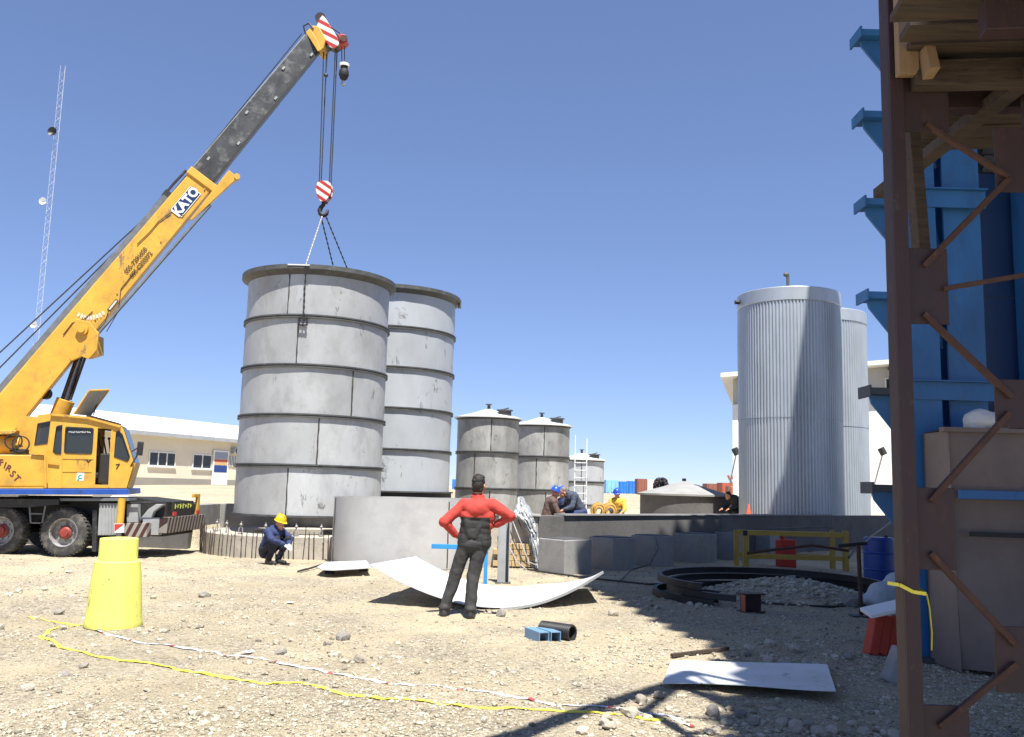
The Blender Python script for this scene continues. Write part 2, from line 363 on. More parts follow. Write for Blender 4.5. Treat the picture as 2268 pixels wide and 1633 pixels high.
# ------------------------------------------------------------------ retaining walls round the terrace
def wall_line(name, label, pts, top, th, m, cat='wall', base=-.15, cap=None):
    c = Vector((sum(p[0] for p in pts)/len(pts), sum(p[1] for p in pts)/len(pts), 0))
    t = thing(name, label, cat, c)
    n = len(pts); vs = []; fs = []
    mb = MB()
    for (a, b) in zip(pts, pts[1:]):
        a = Vector((*a, 0)); b = Vector((*b, 0)); d = (b-a).normalized(); nn = Vector((-d.y, d.x, 0))
        a = a-d*.001; b = b+d*.001
        mb.add([a+Vector((0, 0, base)), b+Vector((0, 0, base)), b+nn*th+Vector((0, 0, base)), a+nn*th+Vector((0, 0, base)),
                a+Vector((0, 0, top)), b+Vector((0, 0, top)), b+nn*th+Vector((0, 0, top)), a+nn*th+Vector((0, 0, top))],
               [(0,3,2,1),(4,5,6,7),(0,1,5,4),(1,2,6,5),(2,3,7,6),(3,0,4,7)])
    mb.build('wall_face', m, t, bevel=.012)
    return t
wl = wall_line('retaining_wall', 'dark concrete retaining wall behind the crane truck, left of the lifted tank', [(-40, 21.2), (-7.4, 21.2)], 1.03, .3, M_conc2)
mb = MB(); mb.box(-40, -7.37, 21.16, 21.55, 1.033, 1.07); mb.build('coping', M_conc, wl)
wall_line('retaining_wall', 'concrete retaining wall behind the hanging tank', [(-7.36, 21.52), (-7.36, 23.3), (-.95, 23.3)], 1.0, .3, M_conc)
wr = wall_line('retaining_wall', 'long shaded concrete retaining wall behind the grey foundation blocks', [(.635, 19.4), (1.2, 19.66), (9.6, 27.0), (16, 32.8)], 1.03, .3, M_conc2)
mb = MB(); mb.beam((1.2-.08, 19.66+.1, 1.05), (9.6-.1, 27.12, 1.05), .36, .03); mb.build('coping', M_conc, wr)
# short plastered pier where the wall turns, with an earthy footing
pr = thing('plastered_pier', 'plastered concrete pier with a tan earthy foot beside the steel column', 'pier', (.1, 19.2, 0))
mb = MB(); mb.box(-.86, .62, 18.7, 19.6, -.1, 1.02); mb.build('pier_body', M_conc3, pr, bevel=.02)
mb = MB(); mb.box(-.9, .68, 18.64, 19.66, 1.023, 1.06); mb.build('cap', M_conc, pr, bevel=.01)
M_tan = mat('tan_brick_footing', srgb('#b39b74'), .9, 0, .2, 4, srgb('#8c7856'), .36, 7, .1, .4, 20)
for k in range(4):
    for q in range(5):
        mb = MB(); x0 = -.28+q*.19+(.09 if k % 2 else 0)
        mb.box(x0, x0+.183, 18.45-.02*random.random(), 18.69, .03+k*.115, .03+k*.115+.107); mb.build('footing_brick', M_tan, pr, bevel=.006)

# ------------------------------------------------------------------ tanks
def shell_tank(label, c, r, z0, hs, m, n_seams, seed, group=None, joint=.05, topf=(.15, .10), name='steel_tank', seams=None):
    t = thing(name, label, 'tank', (c[0], c[1], z0), group); rr = random.Random(seed); z = z0; th = .02
    face = math.atan2(-c[1], -c[0])
    for k, h in enumerate(hs):
        prof = [(r-th, z), (r, z), (r, z+h*.25), (r, z+h*.5), (r, z+h*.75), (r, z+h), (r-th, z+h)]
        a0 = rr.random()*6; sm = (seams[k] if seams else []); f0 = sm[0] if sm else 1.9+k
        cuts = [face+f0, face+f0+2.15, face+f0+4.2, face+f0+2*math.pi]
        for q_ in range(3):                   # each course is rolled from three plates, never quite round
            mb = MB(); mb.lathe(prof, 32, c, cuts[q_], cuts[q_+1], True)
            for i, v in enumerate(mb.v):
                d = Vector((v.x-c[0], v.y-c[1], 0)).normalized(); a = math.atan2(d.y, d.x)
                if abs(v.z-z) > .01 and abs(v.z-z-h) > .01: mb.v[i] = v+d*(.016*noise.noise(Vector((a*3+a0, v.z*1.5, k*3.1)))+.006*noise.noise(Vector((a*9+a0, v.z*4, k*3.1))))
            co = mb.build('shell_plate', m, t, smooth=30)
            if q_ == 0 and sm:
                sb = MB(); q = cuts[0]; p = Vector((c[0]+(r+.004)*math.cos(q), c[1]+(r+.004)*math.sin(q), 0))
                pts = [p+Vector((rr.uniform(-.006, .006), 0, z+.03+(h-.06)*i/8)) for i in range(9)]
                sb.path(pts, [.010+.010*rr.random() for _ in pts], 6); sb.build('weld_seam', M_weld, co)
        if k < len(hs)-1:
            fb = MB(); fb.ring(c, r+.002, r+joint, z+h-.045, z+h-.012, 96); fb.ring(c, r+.002, r+joint*.96, z+h+.012, z+h+.045, 96)
            fb.ring(c, r+.001, r+.012, z+h-.012, z+h+.012, 96); fb.build('joint_flange', M_flange, t, smooth=30)
        z += h
    fb = MB(); o, d = topf
    fb.lathe([(r+.001, z-.05-o*.7), (r+.02, z-.05-o*.6), (r+o*.55, z-.05-o*.2), (r+o, z-.05), (r+o, z-.05+d), (r-.03, z-.05+d), (r-.03, z-.02), (r+.001, z-.02)], 96, c, 0, 2*math.pi, True)
    fb.build('top_flange', M_flange, t, smooth=30)
    return t, z
# tank hanging from the crane
T1 = (-4.70, 21.35); R1 = 1.67; R2 = 1.77
t1, z1 = shell_tank('large grey welded steel tank hanging from the crane hook', T1, R1, .84, [1.105]*5, M_tank, 1, 3,
                    seams=[[-.28], [.08], [.52], [-.26, .25][0:1], [-.42]])
TOP1 = z1
mb = MB(); mb.ring(T1, R1+.002, R1+.03, .84, .88, 96); mb.build('bottom_rim', M_flange, t1, smooth=30)
# tall tank behind it
T2 = (-3.45, 25.4)
t2, z2 = shell_tank('tall clean grey steel tank standing just behind the hanging tank', T2, R2, 1.42, [1.09]*5, M_tank2, 1, 5, seams=[[]]*5)
mb = MB(); mb.ring(T2, R2-.3, R2+.07, .5, 1.4, 96); mb.build('base_ring', M_dark, t2, smooth=30)
mb = MB(); mb.ring(T2, R2+.002, R2+.12, 1.402, 1.44, 96); mb.build('bottom_flange', M_flange, t2, smooth=30)
mb = MB(); q = D(1018, 640, 25.4); mb.box(q.x-.02, q.x+.06, 25.3, 25.42, z2-.2, z2+.03); mb.build('lifting_lug', M_flange, t2)

def roofed_tank(label, px, d, r, ztop, courses, hc, m, seed, seams):
    x = (px-1134)/FPX*d; c = (x, d); z0 = .58; hs = []
    z = ztop
    while z-hc > z0+.05: hs.insert(0, hc); z -= hc
    if z-z0 > .08: hs.insert(0, z-z0)
    t, zt = shell_tank(label, c, r, z0, hs, m, 1, seed, 'smaller steel tanks with cone roofs on the terrace', joint=.04, topf=(.05, .02), seams=(seams+[[0]]*8)[:len(hs)])
    mb = MB(); mb.lathe([(r+.11, zt-.035), (r+.11, zt), (r*.5, zt+r*.16), (.12, zt+r*.29), (0, zt+r*.29)], 64, c); mb.lathe([(r+.11, zt-.035), (.02, zt-.03)], 64, c)
    rf = mb.build('cone_roof', M_roofw, t, smooth=20)
    mb = MB(); mb.tube((x, d, zt+r*.27), (x, d, zt+r*.29+.14), .05); mb.tube((x, d, zt+r*.29+.14), (x, d, zt+r*.29+.17), .1); mb.build('vent', M_flange, rf)
    a = -.75; hx, hy = x+r*.72*math.cos(a), d+r*.72*math.sin(a)
    mb = MB(); mb.tube((hx, hy, zt+.02), (hx, hy, zt+.2), .2, .2, 16); mb.tube((hx, hy, zt+.2), (hx, hy, zt+.235), .25, .25, 16); mb.tube((hx-.1, hy, zt+.24), (hx+.12, hy, zt+.3), .02)
    mb.build('manhole', M_flange, rf)
    return t, c, zt
roofed_tank('weathered grey tank with cone roof, nearest the tall tanks', 1085, 27.9, .955, 3.72, 3, 1.09, M_tank3, 11, [[.1], [-.4], [.1], [.05]])
roofed_tank('weathered grey tank with cone roof, middle one of the three small tanks', 1203, 30.6, .955, 3.72, 3, 1.09, M_tank3, 17, [[.2], [-.15], [.1], [.1]])
t5, c5, z5 = roofed_tank('small pale grey cone roofed tank behind the access ladder', 1293, 38.5, .95, 2.86, 2, .95, M_tank2, 21, [[0], [.1]])
# tall ladder standing by it
lad = thing('access_ladder', 'thin steel ladder standing against the small pale tank', 'ladder', (D(1286, 1135, 32.0).x, 32.0, .6))
lb = D(1286, 1140, 32.0); sp = .21
for s in (-1, 1):
    mb = MB(); mb.tube((lb.x+s*sp-.03, 31.9, .6), (lb.x+s*sp+.02, 32.6, 3.55 if s < 0 else 3.45), .022, None, 8); mb.build('stile', M_sheet, lad)
for k in range(7):
    f = k/8.5; mb = MB(); z = 1.2+k*.27; y = 31.9+.7*(z-1)/2.5; mb.tube((lb.x-sp, y, z), (lb.x+sp, y, z), .016, None, 6); mb.build('rung', M_sheet, lad)

# corrugated insulated tanks on the right
def corr_tank(label, c, r, z0, zt, group):
    t = thing('insulated_tank', label, 'tank', (c[0], c[1], z0), group)
    ribs = 96; zs = z0+(zt-z0)*.455
    for (za, zb, k) in ((z0, zs, 0), (zs+.003, zt-.42, 1)):
        mb = MB(); vs = []; n = ribs*6
        rows = 7
        for j in range(rows):
            z = za+(zb-za)*j/(rows-1)
            for i in range(n):
                a = 2*math.pi*i/n; ph = (i % 6)
                dr = (.022, .022, .010, -.010, -.010, .010)[ph]
                wob = .006*noise.noise(Vector((math.cos(a)*3, math.sin(a)*3, z*.9+c[0]*5)))
                rad = r+dr+(.012 if k else 0)+wob; vs.append((c[0]+rad*math.cos(a), c[1]+rad*math.sin(a), z))
        fs = [(j*n+i, j*n+(i+1) % n, (j+1)*n+(i+1) % n, (j+1)*n+i) for j in range(rows-1) for i in range(n)]
        mb.add(vs, fs); mb.build('corrugated_cladding', M_gal, t, smooth=25)
    mb = MB(); mb.lathe([(r+.03, zt-.44), (r+.045, zt-.42), (r+.045, zt-.02), (r+.03, zt), (r*.6, zt+.12), (.01, zt+.3)], 96, c); cb = mb.build('plain_top_band', M_gal, t, smooth=25)
    mb = MB(); mb.tube((c[0], c[1], zt+.25), (c[0], c[1], zt+.72), .05); mb.ball((c[0]-.05, c[1], zt+.74), (.1, .07, .08)); mb.build('vent', M_flange, cb)
    a = math.atan2(-c[1], -c[0])-1.2
    mb = MB(); p = Vector((c[0]+(r+.03)*math.cos(a), c[1]+(r+.03)*math.sin(a), zt-.25)); q = p+Vector((math.cos(a), math.sin(a), 0))*.16; mb.tube(p, q, .07, None, 14); mb.build('nozzle', M_black, cb)
    return t
CA = (8.95, 28.75); corr_tank('large corrugated metal clad tank, nearer one, half in shadow', CA, 1.58, .55, 8.02, 'corrugated insulated tanks')
CB = (11.25, 32.4); corr_tank('corrugated metal clad tank half hidden behind the nearer one', CB, 1.55, .55, 8.15, 'corrugated insulated tanks')

# squat concrete chamber with a cone roof
cd = thing('concrete_reservoir', 'squat grey concrete reservoir with a shallow cone roof behind the wall', 'reservoir', (6.05, 31, .6))
p0 = D(1420, 1095, 31); p1 = D(1623, 1100, 31); rx = (p1.x-p0.x)/2; cc = ((p0.x+p1.x)/2, 31.5); zt = D(1520, 1097, 31.0-rx).z
mb = MB(); mb.lathe([(rx-.15, .5), (rx-.05, .5), (rx-.05, zt), (rx-.15, zt)], 64, cc, 0, 2*math.pi, True); mb.build('wall', M_conc2, cd, smooth=30)
mb = MB(); mb.lathe([(rx-.04, zt-.03), (rx+.05, zt-.03), (rx+.05, zt+.03), (rx*.5, zt+.26), (.1, zt+.47), (0, zt+.48)], 48, cc); mb.build('cone_roof', mat('roof_screed', (.27, .27, .26), .85, 0, .15, 2, None, 0, 0, 0, .2, 14), cd, smooth=20)
mb = MB(); mb.tube((cc[0], cc[1], zt+.45), (cc[0], cc[1], zt+.57), .07); mb.build('vent', M_black, cd)

# plinth of the hanging tank with its starter bars
pl = thing('tank_foundation', 'round concrete tank foundation ringed with upright rebar', 'foundation', (T1[0], T1[1], 0))
mb = MB(); mb.ring(T1, 1.2, 2.28, -.1, .46, 96); mb.build('plinth', M_conc3, pl, smooth=30, bevel=.015)
mb = MB(); mb.lathe([(0, .2), (1.21, .2)], 48, T1); mb.build('blinding', M_dark, pl)
bar = MB(); bar.path([(0, 0, 0), (.006, 0, .25), (-.004, .004, .55), (.012, 0, .66)], .0095, 6)
barm = None
fa = math.atan2(-T1[1], -T1[0])
rb = random.Random(5)
for k in range(58):
    a = fa-1.65+3.3*k/57+rb.uniform(-.015, .015); x = T1[0]+2.335*math.cos(a); y = T1[1]+2.335*math.sin(a)
    if barm is None:
        o = bar.build('rebar', M_rebar); barm = o.data; bpy.data.objects.remove(o)
    mesh_obj('rebar', barm, pl, (x-T1[0], y-T1[1], 0), (rb.uniform(-.06, .06), rb.uniform(-.06, .06), a), (1, 1, rb.uniform(.72, 1.02)))
sh = MB(); sh.path([(-.04, 0, 0), (-.035, 0, .12), (0, 0, .17), (.035, 0, .12), (.04, 0, 0)], .014, 6); sh.tube((-.06, 0, .02), (.06, 0, .02), .018, None, 8); sh.ball((0, 0, .2), .035, 8, 6); sh.tube((0, 0, .18), (.01, 0, .27), .012, None, 6)
shm = None
for k in range(9):
    a = fa-1.3+2.3*k/8+rb.uniform(-.05, .05); x = 2.05*math.cos(a); y = 2.05*math.sin(a)
    if shm is None: o = sh.build('anchor_bolt', M_rim, smooth=40); shm = o.data; bpy.data.objects.remove(o)
    mesh_obj('anchor_bolt', shm, pl, (x, y, .46), (0, 0, rb.uniform(0, 3)))

# loose shell ring standing on the ground
LC = (-1.98, 19.15); LR = 1.66
lr = thing('loose_shell_ring', 'pale grey loose tank ring standing on the ground in front of the tall tank', 'tank ring', (LC[0], LC[1], 0))
mb = MB(); zr = 1.33
mb.lathe([(LR-.02, .0), (LR, .0), (LR, .45), (LR, .9), (LR, zr), (LR-.02, zr)], 120, LC, 0, 2*math.pi, True)
for i, v in enumerate(mb.v):
    d = Vector((v.x-LC[0], v.y-LC[1], 0)).normalized(); a = math.atan2(d.y, d.x); mb.v[i] = v+d*(.015*noise.noise(Vector((a*2.2, v.z*1.2, 8))))+Vector((0, 0, .012*noise.noise(Vector((a*1.5, 3, 3)))))
mb.build('ring_plate', mat('pale_shell_plate', (.46, .455, .45), .5, .12, .1, .9, (.33, .325, .32), .36, 2.0, .18, .05, 14), lr, smooth=30)
for a in (-2.75, -1.05):
    mb = MB(); x = LC[0]+(LR+.004)*math.cos(a); y = LC[1]+(LR+.004)*math.sin(a)
    mb.path([(x+random.uniform(-.004, .004), y, .03+i*(zr-.06)/8) for i in range(9)], .013, 6); mb.build('weld_seam', M_weld, lr)

# grey foundation blocks in a row before the shaded wall
wd = Vector((8.4, 7.34, 0)).normalized(); wn = Vector((wd.y, -wd.x, 0))
for k, (px, py) in enumerate(((1250, 1275), (1357, 1266), (1449, 1257), (1546, 1248), (1628, 1240), (1706, 1232))):
    c = G(px, py); s = (.74, .68, .66, .72, .62, .66)[k]
    lab = ('half sunlit concrete block nearest the plastered pier', 'second concrete block from the plastered pier, half sunken in shade', 'third concrete block from the plastered pier, in full shade',
           'fourth concrete block from the plastered pier, left of the yellow frame', 'fifth concrete block from the pier, just left of the yellow frame', 'concrete block seen through the left of the yellow frame')[k]
    t = thing('foundation_block', lab, 'block', c, 'concrete foundation blocks before the wall')
    mb = MB(frame(c+Vector((0, 0, -.05)), wd, -wn)); mb.box(0, s, 0, s, 0, .70); mb.build('block_body', M_conc, t, bevel=.02)
    mb = MB(frame(c+Vector((0, 0, .652)), wd, -wn)); mb.box(.06, s-.06, .06, s-.06, 0, .014); mb.build('base_plate', M_flange, t)

# ------------------------------------------------------------------ buildings
# long low building on the left
A = D(276, 954, 51.0); B = D(527, 976, 60.0); A.z = B.z = 4.25
dr = Vector((B.x-A.x, B.y-A.y, 0)).normalized(); nb = Vector((dr.y, -dr.x, 0))      # nb points out, to the yard
O = Vector((A.x, A.y, 1.26)); FB = frame(O, dr, (0, 0, 1))      # x along facade, y up, z outwards (dr x up)
out_ = FB.to_3x3() @ Vector((0, 0, 1))
if out_.dot(Vector((0, -1, 0))) < 0: pass
bl = thing('long_building', 'long single storey beige building with white metal roof behind the crane', 'building', O)
H = 2.98; L0, L1 = -14, 22; W = 11
def fbox(mb, x0, x1, y0, y1, z0, z1): return mb.box(x0, x1, y0, y1, z0, z1)
mb = MB(FB); mb.box(L0, L1, .36, H, -W, 0); mb.build('wall', M_beige, bl)
mb = MB(FB); mb.box(L0, L1, -.4, .357, -W, .05); mb.build('plinth', M_plinth, bl)
mb = MB(FB); ov = .45
mb.prism([(ov, H-.02), (ov, H+.06), (-W/2, H+1.45), (-W-ov, H+.06), (-W-ov, H-.02), (-W/2, H+1.36)], lambda u, v, ww: (ww, v, u), L0-.4, L1+.4)
rf = mb.build('roof', mat('white_roof_sheet', (.8, .82, .82), .45, .1, .04, .5), bl)
for k in range(17):
    mb = MB(FB); x = L0-.4+k*2.13; mb.box(x+.02, x+2.11, H-.2, H+.03, ov+.003, ov+.03); mb.build('fascia_board', mat('fascia_metal', (.42, .44, .45), .5, .3, .1, 2), rf)
Fi = FB.inverted()
def fx(px, py):                # pixel -> facade coordinates
    d = Fi.to_3x3() @ ray(px, py); o = Fi @ C0; k = -o.z/d.z; q = o+d*k; return q.x, q.y
def fwin(px0, py0, px1, py1, panes, label=None):
    x0, y1 = fx(px0, py0); x1, y0 = fx(px1, py1); fr = .07
    mb = MB(FB)
    mb.box(x0, x1, y0, y0+fr, .003, .05); mb.box(x0, x1, y1-fr, y1, .003, .05)
    for k in range(panes+1):
        x = x0+(x1-x0-fr)*k/panes; mb.box(x, x+fr, y0+fr, y1-fr, .003, .05)
    wf = mb.build('window', M_white, bl)
    for k in range(panes):
        a = x0+fr+(x1-x0-fr)*k/panes; b = x0+(x1-x0-fr)*(k+1)/panes
        mb = MB(FB); mb.box(a, b, y0+fr, y1-fr, .004, .02); mb.build('pane', M_glass, wf)
    mb = MB(FB); mb.box(x0-.06, x1+.06, y0-.06, y0-.003, .003, .1); mb.build('sill', M_white, wf)
fwin(330, 999, 387, 1035, 3); fwin(427, 1005, 467, 1040, 2)
fwin(150, 985, 205, 1022, 3); fwin(60, 975, 110, 1012, 3); fwin(560, 1012, 600, 1044, 2)
# door with a coloured notice, window grille and air conditioner
x0, y1 = fx(471, 997); x1, y0 = fx(500, 1072)
mb = MB(FB); mb.box(x0, x1, .02, y1, .06, .11); dv = mb.build('door', M_white, bl)
for k, (hexc, f0, f1) in enumerate((('#8c96a6', .66, 1.), ('#b0533a', .5, .64), ('#d0a878', .36, .48), ('#26407e', .0, .34))):
    mb = MB(FB); mb.box(x0+.12, x1-.12, y1-1.4+f0*1.3, y1-1.4+f1*1.3, .113, .118); mb.build('notice', mat('notice_%d' % k, srgb(hexc), .6, 0, .1, 5), dv)
x0, y1 = fx(503, 1010); x1, y0 = fx(522, 1033)
mb = MB(FB); mb.box(x0, x1, y0, y1, .003, .03); g = mb.build('window', M_dark, bl)
for k in range(6):
    a = x0+(x1-x0)*(k+.5)/6; mb = MB(FB); mb.box(a-.03, a+.03, y0-.03, y1+.03, .033, .06); mb.build('grille_bar', M_white, g)
x0, y1 = fx(511, 992); x1, y0 = fx(525, 1006)
mb = MB(FB); mb.box(x0, x1, y0, y1, .003, .3); ac = mb.build('air_conditioner', M_grey, bl, bevel=.02)
mb = MB(FB); mb.tube(((x0+x1)/2, (y0+y1)/2, .301), ((x0+x1)/2, (y0+y1)/2, .32), .17, None, 20); mb.build('fan_grille', M_dark, ac)

# white industrial building on the right
A = D(1622, 840, 42.0); B = D(2125, 800, 39.3); A.z = B.z = 0
dr = (B-A).normalized(); O = Vector((A.x, A.y, .9)); FW = frame(O, dr, (0, 0, 1)); Fi = FW.inverted()
zl = D(1622, 838, 42).z-.9; zr_ = D(2125, 799, 39.3).z-.9; LW = (B-A).length; sl_ = (zr_-zl)/LW
bw = thing('white_building', 'tall white clad industrial building behind the corrugated tanks', 'building', O)
def zt_at(x): return zl+sl_*x
XW = 24
mb = MB(FW); mb.prism([(0, -.5), (XW, -.5), (XW, zt_at(XW)-1.25), (0, zt_at(0)-1.25)], lambda u, v, ww: (u, v, ww), -14, 0); mb.build('wall', M_whitewall, bw)
mb = MB(FW); mb.prism([(.02, zt_at(0)-1.247), (XW, zt_at(XW)-1.247), (XW, zt_at(XW)), (.02, zt_at(0))], lambda u, v, ww: (u, v, ww), -13.9, -.22); mb.build('upper_wall', mat('eave_shade_grey', (.42, .43, .44), .6, 0, .06, .6), bw)  # top of the white wall; the eave's shadow is put into this grey
mb = MB(FW); mb.prism([(-.5, zt_at(-.5)+.004), (XW+.5, zt_at(XW+.5)+.004), (XW+.5, zt_at(XW+.5)+.2), (-.5, zt_at(-.5)+.2)], lambda u, v, ww: (u, v, ww), -14.5, .75); rf = mb.build('roof', M_whitewall, bw)
for k in range(11):
    x = .25+k*2.2; zt = zt_at(x); mb = MB(FW); mb.box(x, x+.1, zt-.16, zt-.02, -.215, .7); mb.beam((x+.05, zt-.6, -.21), (x+.05, zt-.1, .45), .07, .07); mb.build('eave_bracket', M_flange, rf)
for k in range(8):
    x = .5+k*3.1; yb = zt_at(x)-1.05; mb = MB(FW); mb.box(x, x+.8, yb, yb+.55, -.217, -.17); wn_ = mb.build('window', M_white, bw)
    mb = MB(FW); mb.box(x+.06, x+.74, yb+.06, yb+.49, -.169, -.16); mb.build('pane', M_glass, wn_)
for (px, py) in ((1629, 1003), (1946, 1003)):
    x, y = fx(px, py)
    lm = thing('wall_lamp', 'floodlight on a long arm fixed to the white building, %s' % ('left of the corrugated tanks' if px < 1800 else 'right of the corrugated tanks'), 'lamp', FW @ Vector((x, y-1.3, .0)), 'floodlights on the white building')
    mb = MB(FW); mb.tube((x-.35, y-1.9, .03), (x+.05, y-.15, .9), .03, .03, 8); mb.build('arm', M_grey, lm)
    mb = MB(FW); mb.beam((x-.02, y-.02, .9), (x+.12, y+.05, 1.05), .34, .24); mb.build('lamp_head', M_black, lm, bevel=.03)

# far things between the tanks
def far_box(name, label, px0, px1, ytop, ybot, d, m, group, ribs=True):
    p = D(px0, ybot, d); q = D(px1, ytop, d); w_ = q.x-p.x; h = q.z-1.26; n = max(3, int(w_/.9))
    t = thing(name, label, 'container', (p.x, d, 1.26), group)
    mb = MB(); mb.box(p.x, q.x, d, d+2.4, 1.25, 1.26+h); mb.build('body', m, t)
    for k in range(n):
        a = p.x+w_*(k+.3)/n; mb = MB(); mb.box(a, a+w_/n*.4, d-.06, d-.003, 1.4, 1.16+h); mb.build('panel_rib', m, t)
    return t
Mb1 = mat('far_blue', srgb('#2f7fd0'), .6, 0, .2, .6, srgb('#1f4fa0'), .4, .8); Mb2 = mat('far_blue_pale', srgb('#7fb6e6'), .6, 0, .2, .6); Mbr = mat('far_brown', srgb('#8d5a48'), .7, 0, .15, .6)
far_box('site_cabin', 'pale blue site cabin far behind, beside the small pale tank', 1342, 1370, 1064, 1090, 110, Mb2, 'far site cabins')
far_box('site_cabin', 'bright blue site cabin far behind, left of the brown container', 1372, 1392, 1067, 1091, 112, Mb1, 'far site cabins')
far_box('site_cabin', 'blue site cabin far behind, touching the brown container', 1393, 1411, 1066, 1091, 114, Mb1, 'far site cabins')
far_box('shipping_container', 'brown shipping container far behind, left of the white cabin', 1412, 1433, 1061, 1091, 108, Mbr, 'far containers')
far_box('site_cabin', 'white cabin with dark roof far behind, left of the reservoir roof', 1434, 1462, 1063, 1092, 108, M_white, 'far site cabins')
far_box('shipping_container', 'rust brown container far behind, right of the reservoir roof', 1566, 1598, 1072, 1096, 100, Mbr, 'far containers')
far_box('shipping_container', 'orange brown container far behind, beside the white building', 1599, 1622, 1070, 1096, 96, M_orange, 'far containers')
far_box('site_cabin', 'blue cabin far behind, seen in the gap beside the tall tank', 1001, 1012, 1062, 1086, 110, Mb1, 'far site cabins')
p = D(1464, 1090, 95)
tr = thing('dark_tree', 'dark bushy tree far behind, left of the reservoir roof', 'tree', (p.x, 95, 1.2))
mb = MB(); mb.tube((p.x, 95, 1.2), (p.x+.1, 95, 2.2), .12, .07, 8); mb.build('trunk', M_dark, tr)
mb = MB(); rb = random.Random(4)
for k in range(1500):
    a = rb.uniform(0, 6.28); el = rb.uniform(-1, 1); rr = rb.random()**.4; c = Vector((p.x+.85*rr*math.cos(a)*math.sqrt(1-el*el), 95+.85*rr*math.sin(a), 2.25+.85*rr*el))
    if noise.noise(c*1.6) < -.12: continue
    u = Vector((rb.gauss(0, 1), rb.gauss(0, 1), rb.gauss(0, 1))).normalized()*.13; v = u.orthogonal().normalized()*.1; mb.add([c-u, c+v, c+u, c-v], [(0, 1, 2, 3)])
mb.build('crown', mat('dark_purple_leaves', (.035, .03, .035), .7, 0, .3, 4), tr, fixn=False)
# orange loader arm beside the white building
p = D(1618, 1105, 60)
ld = thing('loading_crane', 'orange lattice loading arm far behind, left of the corrugated tank', 'crane', (p.x, 60, 1.2))
q0 = D(1636, 1100, 60); q1 = D(1612, 1053, 60)
for off in (0, .45):
    mb = MB(); mb.beam((q0.x+off, 60, q0.z), (q1.x+off*.5, 60, q1.z), .12, .12); mb.build('boom', M_orange, ld)
for k in range(4):
    f = (k+.5)/4.5; a = Vector((q0.x, 60, q0.z)).lerp(Vector((q1.x, 60, q1.z)), f); mb = MB(); mb.beam(a, a+Vector((.42-.2*f, 0, .2)), .06, .06); mb.build('lacing', M_orange, ld)
mb = MB(); mb.box(q0.x-.7, q0.x+1.2, 59.4, 60.8, 1.15, 2.1); mb.build('body', M_orange, ld, bevel=.05)

# lattice radio mast, far left
ms = thing('radio_mast', 'slender white lattice radio mast rising behind the crane boom', 'mast', (D(62, 1060, 80).x, 80, 1.2))
mx = D(95, 600, 80).x; hw = .22; top = D(122, 145, 80).z
pts3 = [(mx-hw, 80), (mx+hw, 80), (mx, 80.45)]
M_mast = mat('mast_steel', (.55, .56, .58), .5, .2, .1, 3)
for (x, y) in pts3:
    mb = MB(); mb.tube((x, y, 1.1), (x, y, top), .015, None, 6); mb.build('leg', M_mast, ms)
mb = MB(); z = 1.4; k = 0
while z < top-.6:
    for i in range(3):
        a = pts3[i]; b = pts3[(i+1) % 3]
        if k % 2: a, b = b, a
        mb.tube((*a, z), (*b, z+.62), .008, None, 4, False)
    z += .62; k += 1
mb.build('lacing', M_mast, ms, fixn=False, kind='stuff')
for (px, py, r) in ((118, 293, .42), (97, 447, .33), (77, 720, .3)):
    c = D(px, py, 79.7); mb = MB(FM := frame(c, (1, 0, 0), (0, 0, 1)))
    mb.lathe([(.03, 0), (r*.6, .06), (r, .2), (r, .24), (r*.6, .1), (.03, .04)], 20); mb.build('dish_antenna', M_black if r > .4 else M_white, ms, smooth=40)
    mb = MB(); mb.tube(c, c+Vector((-.3 if px > 100 else .2, .3, -.1)), .04, None, 6); mb.build('antenna_bracket', M_mast, ms)

# ------------------------------------------------------------------ truck crane
def stripe_mat(name, c1, c2, period, direc, duty=.5, rough=.5):
    m = bpy.data.materials.new(name); m.use_nodes = True; t = m.node_tree; N = t.nodes; L = t.links; b = N['Principled BSDF']; b.inputs['Roughness'].default_value = rough
    tc = N.new('ShaderNodeTexCoord'); dt = N.new('ShaderNodeVectorMath'); dt.operation = 'DOT_PRODUCT'; dt.inputs[1].default_value = Vector(direc).normalized()/period
    L.new(tc.outputs['Object'], dt.inputs[0]); fr = N.new('ShaderNodeMath'); fr.operation = 'FRACT'; L.new(dt.outputs['Value'], fr.inputs[0])
    gt = N.new('ShaderNodeMath'); gt.operation = 'GREATER_THAN'; gt.inputs[1].default_value = duty; L.new(fr.outputs[0], gt.inputs[0])
    ns = N.new('ShaderNodeTexNoise'); ns.inputs['Scale'].default_value = 14; L.new(tc.outputs['Object'], ns.inputs['Vector'])
    mx = N.new('ShaderNodeMix'); mx.data_type = 'RGBA'; L.new(gt.outputs[0], mx.inputs['Factor']); mx.inputs['A'].default_value = (*c1, 1); mx.inputs['B'].default_value = (*c2, 1)
    m2 = N.new('ShaderNodeMix'); m2.data_type = 'RGBA'; m2.blend_type = 'MULTIPLY'; m2.inputs['Factor'].default_value = .5; L.new(mx.outputs['Result'], m2.inputs['A']); L.new(ns.outputs['Color'], m2.inputs['B'])
    m3 = N.new('ShaderNodeMix'); m3.data_type = 'RGBA'; m3.inputs['Factor'].default_value = .6; L.new(mx.outputs['Result'], m3.inputs['A']); L.new(m2.outputs['Result'], m3.inputs['B'])
    L.new(m3.outputs['Result'], b.inputs['Base Color']); return m
M_rw = stripe_mat('red_white_stripes', srgb('#b8281f'), (.72, .70, .68), .20, (.45, 0, .9), .45)
M_rw2 = stripe_mat('red_white_block_stripes', srgb('#b8281f'), (.72, .70, .68), .17, (.55, 0, .84), .45)
